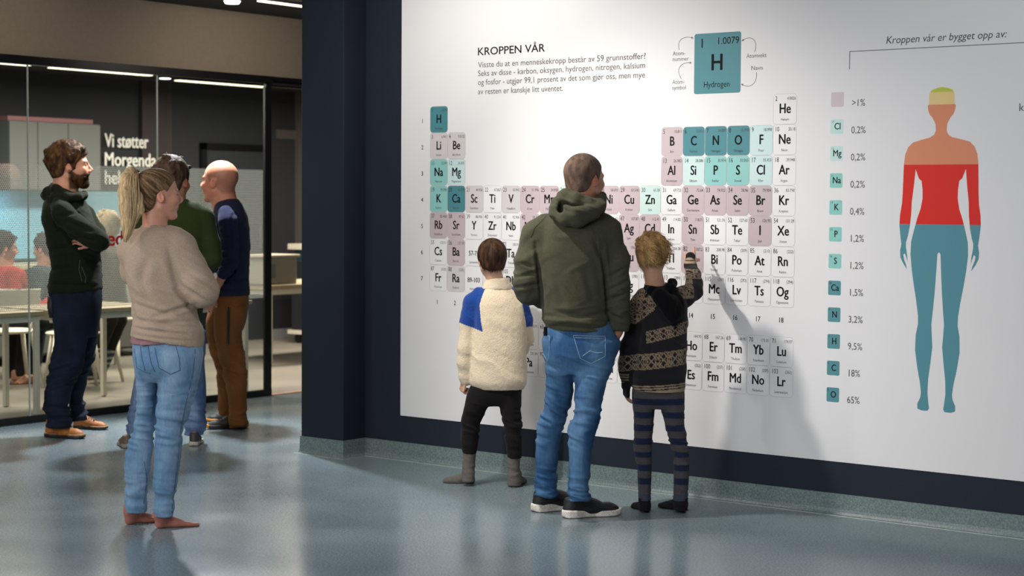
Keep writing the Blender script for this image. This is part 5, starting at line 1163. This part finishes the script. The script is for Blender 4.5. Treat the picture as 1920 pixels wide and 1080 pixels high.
    p.hair(hf, '#42311f', '#80664a', .0008, (120, 120, 60), strands=500, slen=.02, swid=.0009, sdir=(-.9, -.2, .45), stand=.05, radial=tie)
    mb = MB(); mb.tube([tie+np.array([.016*math.cos(a)*.6, .016*math.sin(a), .016*math.cos(a)*.8]) for a in np.linspace(0, 2*PI, 15)], .0065, 7); mb.build('hair_tie', mat('hair_tie', '#0d0c0e', .7), p.root, smooth=True)
    # ponytail: core volume plus locks
    Fp = Field(); path = [(257, 328, -.03, 6), (246, 322, -.05, 8), (238, 334, -.07, 11), (237, 360, -.09, 14), (239, 390, -.10, 14), (240, 420, -.11, 11), (236, 446, -.12, 5)]
    p.chain(Fp, path, .02); p.chain(Fp, [(244, 335, -.06, 9), (256, 370, -.08, 12), (261, 392, -.09, 9), (252, 415, -.10, 6)], .015)
    V, Q = Fp.mesh(.0055); V = relax(V, Q, 1); N_ = vnormals(V, Q); n = fbm(V*np.array((120, 120, 10)), 3, 2); V = V+N_*((n-.5)*.008)[:, None]; c1, c2 = np.array(lin('#927a54')), np.array(lin('#d2b78e')); t = np.clip(n*1.6-.3, 0, 1)[:, None]
    pt = qmesh('ponytail', V, Q, M_hair, p.root, c1*(1-t)+c2*t)
    mb = MB(); A = [p.P(*q[:3]) for q in path]; rad = [q[3]*p.m for q in path]; rs = np.random.RandomState(2)
    for i in range(300):
        a = rs.uniform(0, 2*PI); rr = rs.uniform(.55, 1.08); off = np.array([math.cos(a), math.sin(a), 0]); e = rs.uniform(.82, 1.06); fan = rs.uniform(-.2, .9)*.035
        pts = []
        for j in range(9):
            tt = j/8*5.99*e; k0 = min(int(tt), 5); f_ = tt-k0; c_ = A[k0]*(1-f_)+A[min(k0+1, 6)]*f_; r_ = rad[k0]*(1-f_)+rad[min(k0+1, 6)]*f_
            pts.append(c_+off*r_*rr+np.array([fan*math.sin(j/8*PI)*1.0, 0, 0])+rs.normal(0, .0012, 3))
        mb.tube(pts, [.0008+.0013*math.sin(PI*min(j/8+.1, 1)) for j in range(9)], 4, cap=False)
    mb.build('hair_lock', mat('blond_lock', '#b89d74', .42, .3, 200, var=.25, vscale=200), pt, smooth=True, label='long blond hair locks of the ponytail')['kind'] = 'stuff'
    return p

# ======= man in the green sweater, mostly hidden =======
def green_man():
    p = Fig('man in a dark green sweater, half hidden behind the ponytailed woman', 300, 832)
    J = Field()
    J.loft(p.rows([(565, 272, 372, 0, .11), (600, 268, 378, 0, .12), (640, 266, 384, 0, .11), (665, 270, 384, 0, .09)]), .03, 2.3)
    J.loft(p.rows([(620, 266, 326, 0, .10), (700, 254, 308, .0, .09), (760, 244, 290, .0, .07), (800, 238, 275, .0, .06), (835, 236, 272, .0, .06)]), .015, 2.1)
    J.loft(p.rows([(620, 320, 385, 0, .10), (680, 330, 383, .0, .095), (724, 340, 386, .0, .085), (760, 344, 386, .0, .075), (790, 346, 386, 0, .07), (816, 346, 383, .0, .07)]), .015, 2.1)
    T = Field()
    T.loft(p.rows([(374, 302, 350, .0, .05), (384, 276, 374, .0, .08), (398, 262, 388, .0, .10), (420, 256, 392, .0, .12), (470, 258, 388, 0, .125), (530, 264, 380, 0, .12), (590, 264, 380, 0, .125), (606, 268, 378, 0, .12)]), .03, 2.3)
    p.chain(T, [(270, 396, 0, 13), (258, 412, 0, 18), (246, 455, 0, 17), (242, 490, .0, 16), (262, 510, .1, 14), (290, 505, .18, 13)], .02)
    p.chain(T, [(368, 392, 0, 13), (382, 408, 0, 18), (394, 455, 0, 18.5), (398, 488, .0, 17), (385, 510, .1, 15), (350, 505, .18, 13)], .02)
    add_body(p, J); add_body(p, T)
    p.head(323, 338, 0, 88, 20, pitch=-4, neck_to=p.P(325, 392, 0), neck_r=5.8)
    p.foot_in((240, 841), (228, 832)); p.foot_in((363, 837), (371, 827))
    p.finish(p.paint('#b07a60', brow='#4a3524'))
    p.make(J, 'jeans', M_denim, denim('#44597a', '#8a9dbb', seed=23), .0085, folds=[(p.zz(790), .12, .008, 4, 24, .2, 51)])
    p.make(T, 'sweater', M_cloth, '#2b341b', .0085, fold_fn=lambda V: wr(V*np.array((4, 4, 9)), 4)*.004)
    hf = p.hairfield(1.0, lumps=20, lump_r=1.3, seed=7); p.hair(hf, '#33261b', '#594736', .0016, (80, 80, 60), strands=900, slen=.02, swid=.0014, sdir=(.2, 0, .3), stand=.12)
    p.shoe((240, 841), (228, 832), 'trail', shoe_col('#5b4a3c'), sole_col('#8a7f70', p, .03), '#2a2724', name='shoe'); p.shoe((363, 837), (371, 827), 'trail', shoe_col('#2f302c'), sole_col('#b5ad9c', p, .03), '#1a1a1a', name='shoe')
    return p

# ======= bald man =======
def bald_man():
    p = Fig('bald man in a navy sweater and brown trousers, turned away to the left', 428, 802)
    J = Field()
    J.loft(p.rows([(535, 405, 463, 0, .15), (558, 402, 465.5, 0, .165), (580, 403, 464, 0, .165), (600, 404, 461, 0, .15), (620, 405, 455, 0, .12)]), .03, 2.3)
    J.loft(p.rows([(575, 404, 463, -.07, .10), (600, 402, 458, -.08, .10), (629, 402, 453, -.085, .095), (658, 408, 458, -.09, .085), (688, 415, 462, -.09, .08), (718, 423, 462, -.09, .075), (747, 428, 462.5, -.09, .072), (777, 430, 463, -.09, .07), (797, 431, 464, -.09, .07)]), .015, 2.2)
    J.loft(p.rows([(575, 394, 440, .08, .10), (600, 387, 430, .09, .10), (629, 388, 428, .09, .09), (658, 394, 430, .09, .08), (688, 405, 435, .09, .072), (718, 408, 438, .09, .068), (747, 409, 438, .09, .066), (780, 410, 438, .09, .066)]), .015, 2.2)
    T = Field()
    T.loft(p.rows([(372, 416, 446, .0, .075), (382, 405, 454, .0, .12), (394, 402, 460, .0, .15), (412, 401, 464, .0, .18), (440, 403, 467.5, 0, .185), (480, 408, 467.5, 0, .18), (515, 411, 465.5, 0, .175), (535, 409, 466, 0, .18), (553, 404, 467, 0, .18)]), .03, 2.3)
    p.chain(T, [(424, 398, -.16, 13), (427, 416, -.20, 17), (430, 455, -.225, 16.5), (430, 490, -.235, 15), (426, 503, -.235, 13.5), (417, 513, -.23, 11)], .02)
    p.chain(T, [(420, 398, .16, 13), (418, 420, .2, 16), (415, 470, .2, 14), (405, 500, .15, 12)], .02)
    add_body(p, J); add_body(p, T)
    p.chain(p.body, [(428, 490, -.235, 10), (420, 510, -.23, 9.5), (410, 530, -.21, 8), (398, 556, -.17, 6.5)], .01)
    p.hand(p.body, p.P(398, 558, -.17), unit(p.P(389, 578, -.13)-p.P(398, 558, -.17)), (.3, 1, .2), .95, side=1, curl=(25, 30, 25))
    p.head(411, 341, 0, 80, -68, pitch=2, neck_to=p.P(424, 388, .0), neck_r=6.0)
    p.foot_in((465, 801), (386, 805)); p.foot_in((440, 789), (385, 790))
    p.finish(p.paint('#bf8066', brow='#8a6a50', stub='#6d4c40', lip='#a5605a'))
    p.make(J, 'trousers', M_cloth, lambda V: lerp(np.tile(np.array(lin('#6f4524')), (len(V), 1)), np.clip(fbm(V*10, 3, 2)-.3, 0, 1), '#8a5c34'), .007, folds=[(p.zz(690), .14, .008, 4, 18, .4, 61), (p.zz(785), .08, .009, 4, 24, .2, 62)])
    cr = creases(p, [(447, 402, 447, 505, 2.5, 3.5), (412, 470, 446, 462, 2.5, 2.5), (412, 486, 444, 476, 2.5, 3), (414, 440, 440, 446, 2.5, 2), (410, 498, 440, 492, 2, 2.5), (420, 425, 436, 415, 3, 2), (418, 530, 464, 520, 3, 3), (430, 515, 462, 500, 3, 2), (414, 543, 464, 541, 2, 2)])
    p.make(T, 'sweater', M_cloth, '#23283f', .006, fold_fn=lambda V: cr(V)+.7*wr(np.stack([V[:, 0]*6, V[:, 1]*5, V[:, 2]*11+V[:, 0]*6], 1), 14)*.005)
    C = Field(); p.chain(C, [(407, 388, .02, 3.5), (411, 389, -.05, 3.5), (421, 384, -.075, 3.5), (433, 377, -.06, 3.5), (441, 372, -.0, 3.5)], .01); p.make(C, 'dark_tee_collar', M_cloth, '#0e0f12', .006)
    strip(p, [(428, 576, -.185), (428.5, 600, -.19), (428, 625, -.19), (428, 646, -.19)], .008, 'hanging_strap', mat('black_strap', '#121113', .5))
    so = lambda V: lerp(np.tile(np.array(lin('#1c1a19')), (len(V), 1)), ((V[:, 2] < .040) & (V[:, 2] > .004) & ((V[:, 0] > p.xx(432)) | (V[:, 0] < p.xx(396))))*1.0, '#c98420')
    p.shoe((440, 789), (385, 790), 'trail', shoe_col('#24211f'), so, '#15130f', name='trail_shoe'); p.shoe((465, 801), (386, 805), 'trail', shoe_col('#282422'), so, '#15130f', name='trail_shoe')
    return p

# ======= curly haired man with crossed arms =======
def curly_man():
    p = Fig('bearded curly haired man with crossed arms in a dark jacket and tan boots', 138, 818)
    J = Field()
    J.loft(p.rows([(525, 98, 188, 0, .15), (555, 94, 190, 0, .165), (585, 99, 188, 0, .165), (610, 102, 184, 0, .15), (630, 104, 180, 0, .12)]), .03, 2.3)
    J.loft(p.rows([(590, 100, 172, -.08, .10), (629, 103, 165, -.09, .10), (658, 100, 159, -.095, .092), (688, 93, 155, -.1, .085), (718, 87, 140, -.1, .08), (747, 83, 131, -.1, .078), (764, 82, 129, -.1, .08), (780, 85, 131, -.1, .072), (800, 86, 133, -.1, .075)]), .015, 2.2)
    J.loft(p.rows([(590, 128, 187, .08, .10), (629, 134, 183, .09, .095), (658, 138, 179, .09, .088), (688, 138, 171.5, .095, .08), (718, 134, 162, .1, .074), (747, 131, 156, .1, .072), (765, 130, 161, .1, .074), (788, 131, 163, .1, .072)]), .015, 2.2)
    T = Field()
    T.loft(p.rows([(364, 98, 142, .0, .07), (374, 88, 158, .0, .12), (388, 83, 164, .0, .17), (406, 81, 171, .0, .19), (440, 87, 182, 0, .19), (477, 94, 187, 0, .18), (505, 98, 189, 0, .172), (530, 93, 190, 0, .175), (550, 92, 190, 0, .172)]), .03, 2.3)
    p.chain(T, [(112, 384, -.15, 15), (118, 400, -.20, 20), (145, 426, -.24, 19.5), (172, 444, -.26, 19), (184, 452, -.25, 18)], .025)
    p.chain(T, [(184, 453, -.25, 17), (178, 446, -.14, 15), (165, 436, -.02, 13)], .02)
    p.chain(T, [(145, 384, .15, 14), (160, 402, .19, 17), (180, 435, .16, 16), (190, 455, .10, 15), (178, 462, -.06, 14), (164, 460, -.15, 12)], .02)
    T.plane(p.P(140, 548, 0), unit(np.array([.05, -.02, -1.])))
    add_body(p, J); add_body(p, T)
    p.hand(p.body, p.P(171, 457, -.20), unit(np.array([-1., -.30, .35])), (.25, .8, -.4), .85, side=1, curl=(30, 40, 20), spread=4)
    p.head(132, 312, 0, 82, 78, pitch=2, neck_to=p.P(118, 368, .0), neck_r=5.8)
    p.foot_in((86, 818), (159, 823)); p.foot_in((138, 803), (202, 806))
    p.finish(p.paint('#c08a70', brow='#3a2818', beard='#2c1a0e', lip='#8f4f42'))
    p.make(J, 'jeans', M_denim, denim('#0f1624', '#202c3f', seed=33), .007, folds=[(p.zz(690), .14, .008, 4, 20, -.3, 71), (p.zz(775), .09, .012, 4, 24, .1, 72)])
    cr = creases(p, [(110, 398, 125, 440, 4, 3), (150, 415, 195, 432, 3.5, 3), (140, 432, 185, 452, 3, 2.5), (168, 440, 198, 450, 2.5, 2.5), (98, 470, 150, 462, 4, 3), (100, 505, 150, 498, 4, 3), (98, 530, 185, 534, 3, 3), (155, 480, 188, 490, 3, 2.5), (130, 445, 150, 530, 3, 2), (130, 405, 160, 400, 3, 2)])
    jk = p.make(T, 'jacket', M_cloth, '#1b1f13', .006, fold_fn=lambda V: cr(V)+.7*wr(np.stack([V[:, 0]*5, V[:, 1]*5, V[:, 2]*11+V[:, 0]*7], 1), 24)*.0055)
    mb = MB()
    for pts in ([(133, 440), (140, 470), (148, 498), (153, 528)], [(153, 500), (161, 520), (160, 530)], [(150, 488), (148, 505), (154, 528)]): snap_line(p, jk, densify(pts), mb, .0028)
    mb.build('pocket_zip', mat('zip_grey', '#3a3a34', .5), jk, smooth=True)
    Hd = Field()
    p.chain(Hd, [(101, 352, .0, 7), (90, 362, -.03, 10), (88, 366, .05, 10), (104, 372, -.12, 9), (125, 371, -.15, 8), (146, 370, -.11, 7), (156, 368, -.04, 7), (158, 364, .04, 6)], .02)
    p.chain(Hd, [(100, 348, .0, 6), (104, 354, -.09, 8), (122, 364, -.12, 8), (142, 367, -.08, 6)], .02); p.chain(Hd, [(104, 352, .09, 8), (130, 366, .12, 8), (150, 366, .08, 6)], .02)
    p.make(Hd, 'hood', M_cloth, '#1b1f13', .006, folds=[(p.zz(362), .05, .005, 8, 20, .2, 79)])
    p.beard('#241509', '#4f321c')
    hf = p.hairfield(1.3, ([-14, -9, -6, -3.6, -2.6, -1.0, .6, 1.2, 2.6, 3.4, 6, 8, 9.5, 14], [-6.4, -6.2, -5.6, -4.4, -1.0, 1.6, .8, -2.6, -2.4, 1.5, 4.6, 5.6, 6.0, 8]), lumps=70, lump_r=1.9, seed=9, top=1.6, back=.8)
    p.hair(hf, '#2e1e12', '#5a3f27', .003, (60, 60, 60), seed=18, strands=1600, slen=.022, swid=.0016, sdir=(.4, 0, .3), stand=.3)
    bt = lambda V: lerp(np.tile(np.array(lin('#a8682a')), (len(V), 1)), np.clip(fbm(V*30, 3, 2)*1.4-.5, 0, 1), '#7d4a1e')
    so = lambda V: lerp(np.tile(np.array(lin('#1d1a18')), (len(V), 1)), (V[:, 2] > .022)*1.0, '#8a6238')
    p.shoe((138, 803), (202, 806), 'boot', bt, so, '#6a4526', name='boot', hgt=1.1); p.shoe((86, 818), (159, 823), 'boot', bt, so, '#6a4526', side=-1, name='boot', hgt=1.1)
    strip(p, [(96, 556, -.10), (95, 575, -.11), (99, 595, -.10)], .022, 'belt_pouch', mat('black_pouch', '#131215', .6))
    return p

# ======= seated people behind the glass =======
def seated(label, bx, by, hx, hy, hpx, yaw, top_c, leg_c, hair_c, knee, foot, hair_c2=None, skin='#b07e66', w_=1.0, group=None, cap=None, legr=.17, sock_c=None):
    p = Fig(label, bx, by, group=group)
    h = hpx; T = Field(); R = .01
    sx = hx; sy = hy+h*.62
    T.loft(p.rows([(sy-h*.02, sx-h*.22*w_, sx+h*.22*w_, .0, .06), (sy+h*.12, sx-h*.62*w_, sx+h*.62*w_, 0, .10), (sy+h*.45, sx-h*.78*w_, sx+h*.78*w_, 0, .13), (sy+h*1.3, sx-h*.66*w_, sx+h*.66*w_, .0, .13), (sy+h*2.05, sx-h*.7*w_, sx+h*.7*w_, 0, .14)]), .03, 2.3)
    a = math.radians(yaw); fx = math.sin(a); fy = math.cos(a)
    for q in (-1, 1):
        ox = q*math.cos(a)*h*.72*w_; dd = -q*math.sin(a)*.18
        p.chain(T, [(sx+ox*.8, sy+h*.25, dd*.8, h*.24), (sx+ox*1.15, sy+h*1.1, dd*1.1, h*.2), (sx+ox*.9+fx*h*.9, sy+h*1.45, dd+fy*.22, h*.16), (sx+ox*.4+fx*h*1.5, sy+h*1.2, dd*.5+fy*.3, h*.13)], .02)
    J = Field(); hipy = sy+h*2.0
    for q in (-1, 1):
        ox = q*math.cos(a)*h*.32; dd = -q*math.sin(a)*.10; kx, ky = knee; fx_, fy_ = foot
        p.chain(J, [(sx+ox, hipy, dd, h*.34), (kx+ox, ky, dd+fy*.35, h*.27), (fx_+ox, fy_-h*.25, dd+fy*.3, h*legr)], .02)
    add_body(p, T, .014); add_body(p, J, .014)
    p.head(hx, hy, 0, h, yaw, pitch=-8, neck_to=p.P(sx, sy+h*.1, 0), neck_r=5.5)
    for q in (-1, 1):
        ox = q*math.cos(a)*h*.32; f0 = (foot[0]+ox, foot[1]); f1 = (foot[0]+ox+(h*.9 if fx > 0 else -h*.9)*max(abs(fx), .4), foot[1]+2); p.foot_body(f0, f1)
    p.finish(p.paint(skin, brow='#3a2a20'), .012)
    p.make(T, 'top', M_cloth, top_c, .011, folds=[(p.zz(sy+h), .3, .006, 5, 12, .2, 81)]); p.make(J, 'trousers', M_cloth, leg_c, .011)
    if sock_c:
        K = Field(); kx, ky = knee; fx_, fy_ = foot
        for q in (-1, 1):
            ox = q*math.cos(a)*h*.32; dd = -q*math.sin(a)*.10; t = .62; p.chain(K, [(kx+ox+(fx_-kx)*t, ky+(fy_-h*.25-ky)*t, dd+fy*.3, h*.26), (fx_+ox, fy_-h*.2, dd+fy*.3, h*.2)], .01)
        p.make(K, 'striped_sock', M_cloth, lambda V: lerp(np.tile(np.array(lin('#3d4152')), (len(V), 1)), (np.sin(V[:, 2]*130) > .3)*1.0, '#a9a79c'), .009)
    hf = p.hairfield(1.6, lumps=18, lump_r=1.8, seed=11); p.hair(hf, hair_c, hair_c2 or hair_c, .002, (70, 70, 50), res=.007)
    return p
people = [hoodie_man, fleece_boy, knit_boy, woman, green_man, bald_man, curly_man]
for f_ in people: f_()
if True:
    seated('blond adult in a grey top seated behind the glass film', 205, 722, 200, 425, 56, -60, '#5d5a50', '#26231d', '#8f7d60', (214, 600), (178, 712), hair_c2='#b09c7c', legr=.22, sock_c=1)
    seated('dark haired child in a red top seated behind the glass at the left edge', 22, 716, 8, 464, 56, 60, '#8d2a26', '#1f2024', '#171314', (40, 600), (30, 714))
    seated('dark haired child in a dark teal top seated behind the glass', 95, 704, 84, 466, 52, -70, '#2a3c40', '#23262c', '#1a1413', (70, 600), (60, 720))
